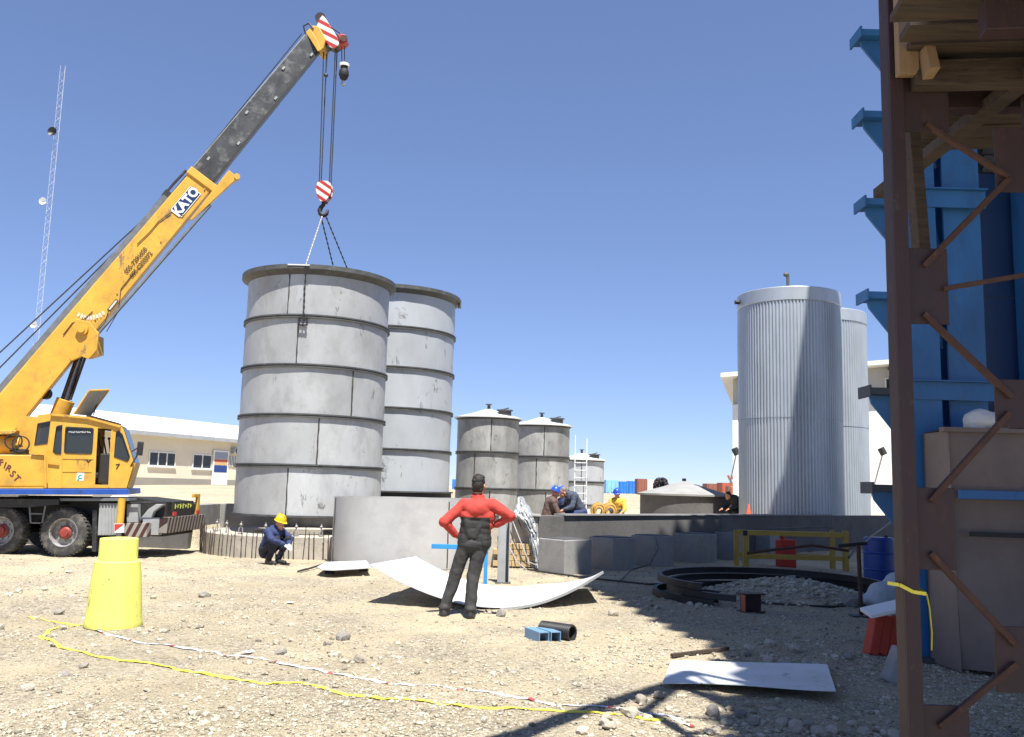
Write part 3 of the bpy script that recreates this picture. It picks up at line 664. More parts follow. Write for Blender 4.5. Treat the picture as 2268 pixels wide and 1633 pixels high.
M_bum = stripe_mat('bumper_stripes', srgb('#4a2823'), (.33, .30, .27), .13, (1, .35, -.45), .52, .6)
M_bum2 = stripe_mat('rear_bumper_stripes', srgb('#3a221f'), (.26, .235, .21), .16, (.3, 1, -.4), .5, .6)

CR = thing('truck_crane', 'yellow telescopic truck crane with raised boom and blue stripe', 'crane', (-9.6, 19.4, 0))
def XZ(px, py, y): p = D(px, py, y); return p.x, p.z
def pxprism(name, poly, y0, y1, m, parent=CR, bevel=0., ref=None):
    mb = MB(); mb.prism([XZ(px, py, ref or y0) for px, py in poly], lambda u, v, ww: (u, ww, v), y0, y1); return mb.build(name, m, parent, bevel=bevel)
def taper(mb, p0, p1, w0, h0, w1, h1):
    p0 = Vector(p0); p1 = Vector(p1); d = (p1-p0).normalized(); a = d.cross(Vector((0, 0, 1))).normalized(); b = a.cross(d).normalized(); vs = []
    for p, w_, h_ in ((p0, w0, h0), (p1, w1, h1)):
        for i, j in ((-1,-1),(1,-1),(1,1),(-1,1)): vs.append(p+a*(i*w_/2)+b*(j*h_/2))
    mb.add(vs, [(0,1,2,3),(7,6,5,4),(0,4,5,1),(1,5,6,2),(2,6,7,3),(3,7,4,0)]); return d, a, b
def by(px): return 18.75+(px+60)/775*2.5      # depth of the boom's plane along its length
def BP(px, py): return D(px, py, by(px))
# main boom section
pA = BP(48, 880); pB = BP(449, 400); dB = (pB-pA).normalized(); pA0 = pA-dB*2.6
mb = MB(); d, a, b = taper(mb, pA0, pB, .52, .72, .50, .60)
boom = mb.build('boom_base_section', M_yellow, CR, bevel=.02)
def onb(px, py, off=.006):          # a point on the near flank of the boom under a pixel
    q = pA+a*(.26+off); r_ = ray(px, py); n_ = a; k = (q-C0).dot(n_)/r_.dot(n_); return C0+r_*k
mb = MB(); taper(mb, pB-d*.16, pB+d*.03, .58, .70, .58, .70); mb.build('boom_collar', M_yellow, CR, bevel=.015)
mb = MB(); mb.beam(pB+d*.03-b*.33+a*.02, pB+d*.05-b*.33, .3, .06, b); mb.build('wear_pad', M_yellow2, boom)
# rail and hoses along the top of the boom
mb = MB(); mb.beam(pA0+b*.41+a*.18, pB-d*.9+b*.36+a*.18, .12, .13, b); mb.build('boom_rail', M_railgrey, CR)
mb = MB(); mb.path([pA0+b*.47+a*.05, pA+b*.46, pA.lerp(pB, .5)+b*.42, pB-d*.5+b*.44, pB-d*.05+b*.42], .03, 8); mb.build('hydraulic_hose', M_black, CR)
q = BP(370, 434); mb = MB(); mb.beam(q-d*.06, q+d*.1, .14, .2, b); mb.build('rope_guide', M_black, boom)
# inner section
pC = BP(440, 405); pD = BP(695, 96); pD = Vector(pD)
mb = MB(); d2, a2, b2 = taper(mb, pC, pD, .38, .56, .34, .50); inner = mb.build('boom_inner_section', M_boom2, CR, bevel=.02)
mb = MB(); mb.beam(pC+d2*.2+b2*.27+a2*.12, pD-d2*.05+b2*.24+a2*.12, .06, .05, b2); mb.build('edge_bar', M_grey, inner)
mb = MB(); mb.beam(pC+d2*.2-b2*.265+a2*.19, pD-d2*.1-b2*.235+a2*.175, .02, .05, b2); mb.build('edge_bar', M_dark, inner)
for k in range(6):
    q = pC.lerp(pD, .12+.16*k)+a2*.193-b2*(.16 if k % 2 else -.14); mb = MB(); mb.beam(q-d2*.04, q+d2*.05, .012, .05, b2); mb.build('side_pad', M_grey, inner)
# folded jib under the boom
j0 = onb(452, 452); j1 = onb(516, 388); mb = MB(); taper(mb, j0-d*.5, j1, .05, .05, .2, .26); jib = mb.build('folding_jib', M_yellow, CR, bevel=.01)
mb = MB(); mb.tube(j1-a*.08-b*.1, j1+a*.12-b*.1, .07, None, 14); mb.build('jib_sheave', M_yellow2, jib)
mb = MB(); mb.tube(onb(466, 455), onb(218, 738), .035, None, 8); mb.build('jib_strut', M_railgrey, jib)
mb = MB(); mb.tube(onb(512, 402), onb(452, 468), .022, None, 8); mb.build('jib_strut', M_white, jib)
# sign panel and lettering on the flank
c = onb(412, 447, .004); mb = MB(frame(c, d, b)); mb.box(-.36, .36, -.145, .145, -.001, .003); pn = mb.build('name_panel', mat('sign_navy', srgb('#16305c'), .4, 0, .05, 5), boom)
mb = MB(frame(c, d, b))
for (x0, x1, y0, y1) in ((-.36, .36, .132, .145), (-.36, .36, -.145, -.132), (-.36, -.347, -.132, .132), (.347, .36, -.132, .132)): mb.box(x0, x1, y0, y1, .0032, .005)
mb.build('panel_border', M_white, pn)
text_part('lettering', 'KATO', frame(onb(412, 447, .0085), d, b), .285, M_white, pn, .011, .001, 1.02)
M_ink = mat('black_lettering', (.03, .022, .015), .6, 0, .1, 5)
text_part('lettering', '055-7291658', frame(onb(301, 577, .008), d, b), .135, M_ink, boom, .002, .001)
text_part('lettering', '055-8255372', frame(onb(313, 586, .008), d, b), .135, M_ink, boom, .002, .001)
c = onb(250, 676, .004); mb = MB(frame(c, d, b)); mb.box(-.15, .15, -.036, .036, 0, .003); lp = mb.build('maker_label', M_ink, boom, bevel=.002)
mb = MB(frame(c, d, b)); mb.box(-.125, .125, -.02, .02, .0035, .005); mb.build('label_face', mat('label_face', (.5, .5, .47), .5, 0, .5, 60), lp)
for k in range(9):                    # worn white lettering set in an arc: only strokes can be made out
    f = (k-4)/4; px = 201.5+27*f; py = 704-9*f*f-2*f; c = onb(px, py, .005); u = (Vector((1, 0, .62*f))).normalized(); mb = MB(frame(c, u, (0, 0, 1)))
    hgt = .045+.012*(k % 2); mb.box(-.022, -.006, -hgt, hgt, 0, .002); mb.box(.008, .022, -hgt, hgt*.6, 0, .002); mb.box(-.006, .008, -.008+.02*(k % 3-1), .01+.02*(k % 3-1), 0, .002)
    mb.build('worn_lettering', M_white, boom)
# lug for the lift cylinder
lug = [(128, 752), (140, 722), (168, 706), (196, 712), (218, 738), (214, 776), (196, 796), (180, 790), (158, 800), (140, 780)]
yl = by(180)
pxprism('cylinder_lug', lug, yl-.33, yl-.27, M_yellow, CR, .012); pxprism('cylinder_lug', lug, yl+.27, yl+.33, M_yellow, CR, .012)
q = D(183, 730, yl-.34); mb = MB(); mb.tube(q, q+Vector((0, -.05, 0)), .13, None, 24); mb.tube(q+Vector((0, -.05, 0)), q+Vector((0, -.08, 0)), .08, None, 20); mb.build('pivot_pin', M_yellow, CR, smooth=40)
pxprism('lug_web', [(136, 742), (160, 724), (206, 740), (206, 780), (180, 788), (150, 786)], yl-.26, yl+.26, M_yellow2, CR)
q0 = D(184, 770, yl); q1 = D(146, 886, yl); q2 = D(128, 930, yl)
mb = MB(); mb.tube(q0, q1, .075, None, 20); mb.build('cylinder_rod', M_chrome, CR, smooth=40)
for s in (-.13, .13):
    mb = MB(); mb.tube(q0+Vector((s*.75, 0, -.1)), q1+Vector((s*.75, 0, 0)), .028, None, 10); mb.build('cylinder_guide', M_black, CR, smooth=40)
mb = MB(); mb.tube(q1+(q0-q1).normalized()*.0, q2+(q2-q1)*2, .19, None, 24); mb.build('cylinder_barrel', M_yellow, CR, smooth=40, bevel=.01)
q = D(98, 872, yl-.3); mb = MB(); mb.tube(q, q+Vector((0, .12, 0)), .12, None, 16); mb.build('hose_reel', M_black, CR)
for pts_ in (((304, 541), (332, 514), (352, 490), (379, 471)), ((236, 735), (262, 690), (268, 640), (300, 600)), ((205, 770), (214, 735), (232, 716), (240, 690)), ((140, 742), (160, 716), (188, 706), (205, 690))):
    mb = MB(); mb.path([onb(*p_, .012) for p_ in pts_], .009, 6); mb.build('flank_cable', M_dark, boom)
for k in range(7):
    q = onb(455-52*k*.93, 420+62*k*.93, .0); mb = MB(); mb.tube(q-a*.0+b*.02, q+a*.02+b*.02, .018, None, 6); mb.build('flank_bolt', M_yellow2, boom)
# boom head
yh = by(715)
def headpoly(pts, y0, y1, m, name='head_plate', bevel=.01): return pxprism(name, pts, y0, y1, m, CR, bevel)
hp_ = [(701, 58), (706, 44), (714, 33), (722, 42), (734, 62), (748, 84), (751, 98), (742, 107), (730, 104), (716, 84)]
headpoly(hp_, yh-.24, yh-.20, M_rw); headpoly(hp_, yh+.20, yh+.24, M_rw)
headpoly([(676, 72), (692, 56), (706, 58), (722, 86), (716, 108), (706, 112)], yh-.27, yh+.27, M_yellow2, 'head_block', .02)
headpoly([(680, 76), (688, 66), (700, 84), (712, 110), (704, 114)], yh-.30, yh-.273, M_yellow, 'head_side_plate', .01)
for (px, py, r) in ((741, 96, .17), (722, 96, .15), (712, 46, .13)):
    q = D(px, py, yh)
    mb = MB(); mb.tube(q+Vector((0, -.17, 0)), q+Vector((0, .17, 0)), r, None, 20); mb.build('sheave', M_black, CR, smooth=40)
headpoly([(738, 84), (752, 74), (765, 76), (769, 88), (762, 97), (746, 100)], yh-.14, yh+.14, M_red, 'auxiliary_head', .02)
q = D(762, 86, yh-.15); mb = MB(); mb.tube(q, q+Vector((0, -.03, 0)), .09, None, 16); mb.build('auxiliary_sheave', M_rust, CR)
mb = MB(); mb.tube(D(730, 58, yh-.1), D(757, 76, yh-.1), .018, None, 6); mb.build('stay_rope', M_rope, CR)
mb = MB(); mb.path([D(676, 74, yh-.28), D(672, 58, yh-.28), D(684, 52, yh-.28), D(694, 64, yh-.28)], .022, 6); mb.build('limit_switch_frame', M_black, CR)
# hoist ropes
HK = Vector((T1[0]+.12, T1[1]-.05, 0))
for i, (pt, pb, dy) in enumerate(((717, 707, -.1), (724, 711, .1), (743, 729, -.1), (747, 733, .1))):
    mb = MB(); mb.tube(D(pt, 104 if i > 1 else 112, yh+dy), D(pb, 412, yh+dy), .016, None, 6); mb.build('hoist_rope', M_rope, CR)
mb = MB(); mb.tube(D(726, 110, yh-.16), D(722, 162, yh-.16), .012, None, 6); mb.ball(D(722, 167, yh-.16), .055, 12, 8); mb.build('limit_weight', M_rope, CR)
for dx in (-3, 3):
    mb = MB(); mb.tube(D(760+dx, 92, yh), D(760+dx, 138, yh), .012, None, 6); mb.build('hoist_rope', M_rope, CR)
for (p, q) in (((-120, 892), (372, 436)), ((-120, 935), (360, 452))):
    mb = MB(); mb.tube(D(*p, by(p[0])+.1), D(*q, by(q[0])+.05), .016, None, 6); mb.build('winch_rope', M_rope, CR)
mb = MB(); mb.tube(BP(372, 436)+Vector((0, .05, .0)), pD+b2*.36, .014, None, 6); mb.build('winch_rope', M_rope, CR)
q = D(-124, 915, by(-120)+.1); mb = MB(); mb.tube(q+Vector((0, -.4, 0)), q+Vector((0, .4, 0)), .27, None, 24); mb.build('hoist_drum', M_dark, CR, smooth=40)
mb = MB(); mb.box(q.x-.3, q.x+.3, q.y-.45, q.y-.41, 1.9, q.z+.1); mb.box(q.x-.3, q.x+.3, q.y+.41, q.y+.45, 1.9, q.z+.1); mb.build('drum_bracket', M_yellow, CR)
# main hook block
c = D(718, 426, yh)
hb = MB(); Fh = frame(c, (1, 0, 0), (0, 0, 1))
prof = [(-.16, .20), (-.08, .25), (.08, .25), (.17, .19), (.20, .05), (.17, -.12), (.06, -.27), (-.06, -.27), (-.15, -.12), (-.19, .05)]
for s in (-.12, .09):
    m_ = MB(Fh); m_.prism(prof, lambda u, v, ww: (u, v, ww), s, s+.03); m_.build('hook_block_plate', M_rw2, CR, bevel=.008)
m_ = MB(Fh); m_.tube((0, .06, -.08), (0, .06, .08), .17, None, 20); m_.build('hook_block_sheave', M_black, CR, smooth=40)
hk = [Fh @ Vector(p) for p in ((0, -.24, 0), (0, -.32, 0), (-.05, -.38, 0), (-.085, -.46, 0), (-.06, -.55, 0), (.02, -.59, 0), (.09, -.55, 0), (.11, -.47, 0), (.10, -.42, 0))]
mb = MB(); mb.path(hk, [.05, .05, .055, .06, .06, .058, .05, .035, .015], 10); mb.build('hook', M_black, CR, smooth=60)
# ball hook of the auxiliary rope
c = D(762, 158, yh); mb = MB(); mb.lathe([(.0, .24), (.08, .23), (.1, .17), (.085, .06), (.12, .0), (.125, -.1), (.09, -.2), (.03, -.25), (0, -.25)], 18); mb.v = [v+c for v in mb.v]; mb.build('ball_hook_weight', M_dark, CR, smooth=40)
mb = MB(); mb.ring((0, 0), .06, .125, .12, .19, 18); mb.v = [v+c for v in mb.v]; mb.build('weight_band', M_white, CR, smooth=40)
hk = [c+Vector(p) for p in ((0, 0, -.24), (-.04, 0, -.29), (-.05, 0, -.34), (0, 0, -.38), (.05, 0, -.35), (.05, 0, -.3))]
mb = MB(); mb.path(hk, .022, 8); mb.build('small_hook', M_rim, CR, smooth=60)

# the upper works are slewed: a frame turned about the near front corner of the cab
yc0, yc1 = 18.38, 19.30; PHI = R(16); Q0 = D(283, 1081, yc0); Q0.z = 0
uU = Vector((math.cos(PHI), math.sin(PHI), 0)); nU_ = Vector((-math.sin(PHI), math.cos(PHI), 0))
FU = Matrix.Translation(Q0-nU_*yc0) @ Matrix((uU, nU_, (0, 0, 1))).transposed().to_4x4()      # (s, y, z) -> world
FUi = FU.inverted()
def DU(px, py, y):
    o = FUi @ C0; d_ = FUi.to_3x3() @ ray(px, py); return o+d_*((y-o.y)/d_.y)
def XZU(px, py, y): p = DU(px, py, y); return p.x, p.z
def upprism(name, poly, y0, y1, m, parent=CR, bevel=0., ref=None):
    mb = MB(FU); mb.prism([XZU(px, py, ref or y0) for px, py in poly], lambda u, v, ww: (u, ww, v), y0, y1); return mb.build(name, m, parent, bevel=bevel)
def uholed(name, outer, holes, y, th, m, parent, ref=None):
    cu = bpy.data.curves.new('panel', 'CURVE'); cu.dimensions = '2D'; cu.fill_mode = 'BOTH'; cu.extrude = th/2
    for pl_ in [outer]+holes:
        sp_ = cu.splines.new('POLY'); sp_.points.add(len(pl_)-1); sp_.use_cyclic_u = True
        for pt, (px, py) in zip(sp_.points, pl_): x, z = XZU(px, py, ref or y); pt.co = (x, z, 0, 1)
    t = bpy.data.objects.new('panel', cu); COL.objects.link(t); dg = bpy.context.evaluated_depsgraph_get()
    me = bpy.data.meshes.new_from_object(t.evaluated_get(dg)); bpy.data.objects.remove(t); bpy.data.curves.remove(cu)
    Mx = Matrix(((1, 0, 0, 0), (0, 0, -1, y), (0, 1, 0, 0), (0, 0, 0, 1)))
    me.transform(Matrix.Translation(-root_of(parent).location) @ FU @ Mx); me.name = name; me.materials.clear(); me.materials.append(m)
    return mesh_obj(name, me, parent)
# upper works: cab
yc0, yc1 = 18.38, 19.30
def K(x, y): return (x*.14088, 884.6+y*.14088)
cab = [K(590, 265), K(805, 240), K(1380, 292), K(1900, 432), K(1935, 455), K(2110, 1000), K(1990, 1395), K(700, 1395), K(700, 880), K(490, 860)]
h1 = [K(600, 388), K(795, 350), K(750, 690), K(548, 715)]
h2 = [K(888, 445), K(915, 425), K(985, 415), K(965, 855), K(885, 852), K(838, 815)]
h3 = [K(1060, 440), K(1450, 462), K(1470, 485), K(1445, 830), K(1425, 852), K(1050, 842), K(1020, 815), K(1040, 460)]
h4 = [K(1540, 455), K(1750, 470), K(1705, 1350), K(1490, 1340)]
h5 = [K(1832, 512), K(1880, 508), K(1930, 560), K(2042, 895), K(2030, 940), K(2000, 972), K(1800, 900)]
sd = uholed('cab_side', cab, [h1, h2, h3, h4, h5], yc0, .05, M_yellow, CR, ref=yc0)
uholed('cab_side', cab, [h1, h2, h3, h4, h5], yc1, .05, M_yellow, CR, ref=yc0)
def grown(pl_, k): cx_ = sum(p[0] for p in pl_)/len(pl_); cy_ = sum(p[1] for p in pl_)/len(pl_); return [(cx_+(p[0]-cx_)*k, cy_+(p[1]-cy_)*k) for p in pl_]
for h_ in (h1, h2, h3, h5):
    sl = uholed('window_seal', grown(h_, 1.05), [grown(h_, .95)], yc0-.027, .02, M_black, sd, ref=yc0)
    uholed('window_pane', grown(h_, .99), [], yc0+.005, .008, M_glass, sd, ref=yc0)
    uholed('window_pane', grown(h_, .99), [], yc1, .008, M_glass, sd, ref=yc0)
# roof, floor, front and back skins between the two sides
def skin(name, p, q, th, m, parent=CR):
    (x0, z0), (x1, z1) = XZU(*p, yc0), XZU(*q, yc0); mb = MB(FU); mb.beam((x0, (yc0+yc1)/2, z0), (x1, (yc0+yc1)/2, z1), yc1-yc0-.06, th); return mb.build(name, m, parent)
skin('cab_roof', cab[0], cab[1], .05, M_yellow); skin('cab_roof', cab[1], cab[2], .05, M_yellow); skin('cab_roof', cab[2], cab[3], .05, M_yellow)
skin('windscreen', cab[4], cab[5], .02, M_glass); skin('cab_front', cab[5], cab[6], .04, M_yellow); skin('cab_floor', cab[6], cab[7], .05, M_yellow); skin('cab_back', cab[9], cab[0], .04, M_yellow); skin('cab_back', cab[7], cab[8], .04, M_yellow)
for p, q in ((cab[1], cab[2]), (cab[2], cab[3])):          # rain gutter over the doors
    (x0, z0), (x1, z1) = XZU(*p, yc0), XZU(*q, yc0); mb = MB(FU); mb.beam((x0, yc0-.05, z0-.005), (x1, yc0-.05, z1-.005), .05, .035); mb.build('rain_gutter', M_yellow, sd)
# door furniture
for (p, q, w_) in ((K(745, 1000), K(935, 1025), .035),):
    mb = MB(FU); mb.beam(DU(*p, yc0-.05), DU(*q, yc0-.05), .02, w_); mb.build('door_handle', M_yellow2, sd)
for (p, q) in ((K(985, 930), K(1470, 940)), (K(985, 1135), K(1440, 1140)), (K(985, 380), K(970, 1390)), (K(700, 890), K(690, 1370))):
    mb = MB(FU); mb.beam(DU(*p, yc0-.03), DU(*q, yc0-.03), .012, .014); mb.build('panel_seam', M_yellow2, sd)
mb = MB(FU); mb.beam(DU(*K(1770, 470), yc0-.03), DU(*K(1710, 1380), yc0-.03), .014, .016); mb.build('panel_seam', M_yellow2, sd)
p, q = K(1215, 1155), K(1320, 1280); mb = MB(FU); x0, z1_ = XZU(*p, yc0); x1, z0_ = XZU(*q, yc0); mb.box(x0, x1, yc0-.03, yc0-.0275, z0_, z1_); st = mb.build('sticker', M_white, sd)
M_teal = mat('teal_ink', srgb('#2f9a94'), .5, 0, .1, 5)
cxs, czs = (x0+x1)/2, (z0_+z1_)/2; mb = MB(FU @ Matrix.Translation((cxs, yc0-.031, czs)) @ Matrix.Rotation(R(90), 4, 'X'))
mb.ring((0, -.005), .018, .046, 0, .002, 18, R(40), R(330)); mb.box(-.05, -.02, -.075, -.045, 0, .002); mb.build('sticker_emblem', M_teal, st)
def smallmark(pts, name='door_mark', m=M_ink, wd_=.014):
    mb = MB(FU)
    for p, q in zip(pts, pts[1:]): mb.beam(DU(*K(*p), yc0-.029), DU(*K(*q), yc0-.029), .004, wd_*1.6)
    mb.build(name, m, sd)
smallmark([(1360, 950), (1390, 990), (1430, 950)]); smallmark([(1390, 990), (1388, 1050)])
smallmark([(1820, 1030), (1880, 1020), (1850, 1060), (1830, 1100)])
# faint white sticker lettering along the top of the door glass
for k in range(12):
    x = 1085+k*29; h_ = 22+10*((k*7) % 3)/2; mb = MB(FU)
    mb.beam(DU(*K(x, 505-h_/2+10), yc0-.02), DU(*K(x+3, 505+h_/2+4), yc0-.02), .004, .018)
    if k % 3: mb.beam(DU(*K(x, 505+h_/2), yc0-.02), DU(*K(x+22, 505+h_/2+2), yc0-.02), .004, .016)
    mb.build('glass_lettering', mat('faded_white', (.5, .51, .5), .6, 0, .2, 9), sd)
# inside: seat, console, levers
seat = MB(FU); x0, z0_ = XZU(*K(1150, 1250), 18.8); seat.box(x0, x0+.5, 18.6, 19.1, z0_, z0_+.14); seat.box(x0-.06, x0+.08, 18.6, 19.1, z0_+.1, z0_+.85); seat.build('driver_seat', M_dark, CR, bevel=.04)
x0, z0_ = XZU(*K(1560, 1330), 18.8); mb = MB(FU); mb.box(x0, x0+.28, 18.55, 19.15, z0_, z0_+.62); mb.build('console', M_dark, CR, bevel=.03)
for k in range(3):
    mb = MB(FU); mb.tube((x0+.03+.07*k, 18.6+.1*k, z0_+.6), (x0-.06+.09*k, 18.55+.1*k, z0_+.92), .016, None, 6); mb.ball((x0-.06+.09*k, 18.55+.1*k, z0_+.93), .03, 8, 6); mb.build('control_lever', M_black, CR)
# open roof hatch
h0 = DU(163, 918, yc0+.1); h0b = DU(191, 918, yc0+.1); u1 = DU(197, 866, yc0+.1); u2 = DU(230, 860, yc0+.1)
mb = MB(FU); n_ = Vector((0, .5, 0))
mb.prism([(0, 0), (1, 0), (1, 1), (0, 1)], lambda u, v, ww: tuple(h0.lerp(h0b, u).lerp(u1.lerp(u2, u), v)+Vector((.0, .45*u, 0))+Vector((.02*ww, 0, .01*ww))), 0, 1.2); ht = mb.build('roof_hatch', M_grey, CR)
mb = MB(FU); mb.tube(h0b+Vector((0, .45, 0)), u2+Vector((.03, .45, 0)), .02, None, 6); mb.tube(u1+Vector((.02, 0, .01)), u2+Vector((.03, .45, .01)), .02, None, 6); mb.tube(h0, u1, .018, None, 6); mb.build('hatch_edge', M_yellow, ht)
mb = MB(FU); mb.tube(DU(207, 920, yc0+.5), DU(217, 886, yc0+.5), .012, None, 6); mb.build('gas_strut', M_black, ht)
for k in range(9):
    f = k/8; p = K(1400+440*f, 270+120*f+8); mb = MB(FU); mb.box(DU(*p, yc0+.3).x-.03, DU(*p, yc0+.3).x+.03, yc0+.15, yc0+.75, DU(*p, yc0+.3).z-.02, DU(*p, yc0+.3).z+.035); mb.build('roof_guard_slat', M_black, CR)
# machinery body left of the cab
upprism('engine_cover', [(-170, 1008), (98, 1007.5), (97.5, 1078), (-170, 1078)], 18.40, 20.5, M_yellow, CR, .02)
upprism('turntable_deck', [(-170, 1078.4), (98, 1078.4), (98, 1082), (-170, 1082)], 18.36, 20.6, M_yellow2, CR)
upprism('machinery_guard', [(-170, 952), (38, 953), (30, 962), (-170, 962)], 18.6, 20.3, M_yellow, CR, .01)
mb = MB(FU); q = DU(8, 985, 18.9); mb.tube(q+Vector((-.9, 0, 0)), q+Vector((.3, 0, 0)), .19, None, 20); mb.build('winch_drum', M_yellow, CR, smooth=40)
for (px, py) in ((30, 978), (46, 984)):
    q = DU(px, py, 18.6); mb = MB(FU @ Matrix.Translation(q) @ Matrix.Rotation(R(90), 4, 'X')); mb.ring((0, 0), .14, .165, -.012, .012, 24); mb.build('hand_wheel', M_black, CR, smooth=40)
for k, (px, py) in enumerate(((10, 975), (22, 1000), (-10, 990))):
    q = DU(px, py, 18.75); mb = MB(FU); mb.path([q, q+Vector((.1, .05, .15)), q+Vector((.25, .1, .1)), q+Vector((.34, .1, -.1))], .02, 6); mb.build('hose', M_black, CR)
mb = MB(FU); mb.box(DU(28, 995, 18.7).x, DU(62, 995, 18.7).x, 18.6, 18.9, DU(28, 1007, 18.7).z, DU(28, 994, 18.7).z); mb.build('valve_block', M_dark, CR, bevel=.02)
for k, (ch, px, py, ro) in enumerate((('F', 3, 1025, 8), ('I', 11, 1031, -14), ('R', 19, 1038, -24), ('S', 28, 1050, -34), ('T', 37, 1060, -44))):
    cc_ = DU(px, py, 18.394); u = Vector((math.cos(R(ro)), 0, math.sin(R(ro)))); text_part('lettering', ch, FU @ frame(cc_, u, (0, 0, 1)), .17, mat('maroon_lettering', srgb('#5a2a2c'), .6, 0, .1, 5), CR, .003, .001)
upprism('blue_stripe', [(-170, 1083), (283, 1083), (284, 1096), (-170, 1096)], 18.30, 20.5, M_blue, CR, .01)
mb = MB(FU); q = DU(292, 1000, yc0-.02); mb.tube(q, q+Vector((.16, -.12, .1)), .014, None, 6); mb.tube(q+Vector((.0, 0, -.3)), q+Vector((.16, -.12, .0)), .014, None, 6); mb.build('mirror_arm', M_black, CR)
mb = MB(FU); mb.beam(q+Vector((.16, -.12, -.08)), q+Vector((.17, -.12, .2)), .12, .03); mb.build('mirror', M_black, CR, bevel=.01)
mb = MB(FU); mb.tube(DU(104, 1000, yc0-.08), DU(105, 1070, yc0-.08), .014, None, 8); mb.build('grab_rail', M_yellow2, CR)
# carrier
pxprism('stripe_step', [(205, 1097), (284, 1097), (284, 1101), (205, 1101)], 18.24, 18.6, M_white, CR); pxprism('stripe_step', [(-170, 1097), (42, 1097), (40, 1100.5), (-170, 1100.5)], 18.24, 18.6, M_white, CR)
pxprism('chassis_frame', [(-170, 1097), (284, 1102), (368, 1112), (368, 1150), (284, 1150), (-170, 1150)], 18.62, 20.1, M_dark, CR)
pxprism('side_rail', [(130, 1104), (286, 1104), (286, 1110), (130, 1110)], 18.22, 18.6, M_railgrey, CR, .005)
pxprism('mudguard', [(-170, 1104), (130, 1106), (130, 1118), (60, 1124), (-170, 1124)], 18.18, 18.9, M_black, CR)
mb = MB(); q = D(82, 1118, 18.2)
for dx in (0, .32): mb.tube((q.x-.16+dx, 18.22, q.z), (q.x-.1+dx*.72, 18.22, q.z-.36), .018, None, 6)
mb.tube((q.x-.12, 18.22, q.z-.18), (q.x+.12, 18.22, q.z-.18), .016, None, 6); mb.tube((q.x-.1, 18.22, q.z-.36), (q.x+.1, 18.22, q.z-.36), .016, None, 6); mb.build('step_ladder', M_railgrey, CR)
def wheel(px, y0, label=None):
    c = D(px, 1178, y0); cx, cz = c.x, .475
    F = Matrix.Translation((cx, y0, cz)) @ Matrix.Rotation(R(90), 4, 'X')       # z -> -y (towards the camera)
    wh = MB(F); wh.lathe([(.27, -.14), (.40, -.15), (.455, -.135), (.475, -.09), (.478, 0), (.475, .09), (.455, .135), (.40, .15), (.27, .14), (.265, 0)], 56, loop=True)
    ty = wh.build('tyre', M_rubber, CR, smooth=45)
    tb = MB(F)
    for k in range(40):
        a_ = 2*math.pi*k/40; c_, s_ = math.cos(a_), math.sin(a_)
        for sgn in (-1, 1): tb.beam((.481*c_, .481*s_, sgn*.03), (.476*math.cos(a_+.05), .476*math.sin(a_+.05), sgn*.13), .035, .016, (c_, s_, 0))
    tb.build('tread', M_rubber, ty)
    rm = MB(F); rm.lathe([(.268, .145), (.285, .15), (.285, .135), (.262, .12), (.25, .02), (.14, .03), (.13, .06)], 48); rim = rm.build('rim', M_rim, CR, smooth=45)
    hb_ = MB(F); hb_.lathe([(.132, .02), (.13, .07), (.085, .1), (.08, .13), (0, .135)], 28); hb_.build('hub', M_hub, rim, smooth=45)
    nb_ = MB(F)
    for k in range(8): a_ = k*math.pi/4; nb_.tube((.165*math.cos(a_), .165*math.sin(a_), .02), (.165*math.cos(a_), .165*math.sin(a_), .065), .018, None, 6)
    nb_.build('wheel_nuts', M_rim, rim)
for px in (8, 148): wheel(px, 18.36)
for px in (8, 148):
    c = D(px, 1178, 18.36); mb = MB(); mb.tube((c.x, 20.1, .475), (c.x, 20.6, .475), .475, None, 32); mb.build('far_tyre', M_rubber, CR, smooth=40); mb = MB(); mb.tube((c.x, 18.55, .475), (c.x, 20.1, .475), .09, None, 10); mb.build('axle', M_dark, CR)
pxprism('mud_flap', [(205, 1130), (215, 1130), (213, 1222), (203, 1222)], 18.3, 18.65, M_black, CR)
# rear outriggers, jack, bumper and number plate
pxprism('rear_side_panel', [(220, 1115), (266, 1115), (264, 1186), (216, 1186)], 18.28, 18.34, M_grey, CR, .008)
for k in range(6):
    x = 223+k*7; pxprism('panel_rib', [(x, 1117), (x+2.4, 1117), (x+2, 1184), (x-.4, 1184)], 18.262, 18.278, M_grey, CR)
jx = D(270, 1140, 18.26)
mb = MB(); mb.tube((jx.x, 18.2, D(270, 1160, 18.26).z), (jx.x, 18.2, D(270, 1104, 18.26).z), .072, None, 20); mb.build('outrigger_jack', M_yellow, CR, smooth=40)
mb = MB(); mb.tube((jx.x, 18.2, .06), (jx.x, 18.2, D(270, 1160, 18.26).z), .05, None, 16); mb.tube((jx.x, 18.2, 0), (jx.x, 18.2, .07), .22, .16, 20); mb.build('jack_foot', M_rim, CR, smooth=40)
p_ = [(253, 1160), (275, 1160), (275, 1180), (253, 1180)]
pxprism('reflector_plate', p_, 18.10, 18.115, M_white, CR); pxprism('reflector_triangle', [(253.6, 1161), (274, 1161), (253.6, 1177)], 18.092, 18.098, M_red, CR)
pxprism('outrigger_box', [(276, 1159), (326, 1159), (324, 1190), (276, 1190)], 18.2, 18.5, M_bum, CR, .006)
pxprism('rear_frame_plate', [(281, 1117), (305, 1117), (305, 1157), (281, 1157)], 18.36, 18.5, M_grey, CR)
pxprism('tow_arm', [(310, 1150), (328, 1128), (345, 1117), (362, 1117), (340, 1134), (330, 1158), (318, 1158)], 18.45, 18.6, M_grey, CR, .01)
mb = MB(); mb.tube(D(280, 1114, 18.3), D(364, 1113, 18.3), .022, None, 8); mb.build('grab_rail', M_black, CR)
xb = D(371, 1168, 18.45).x
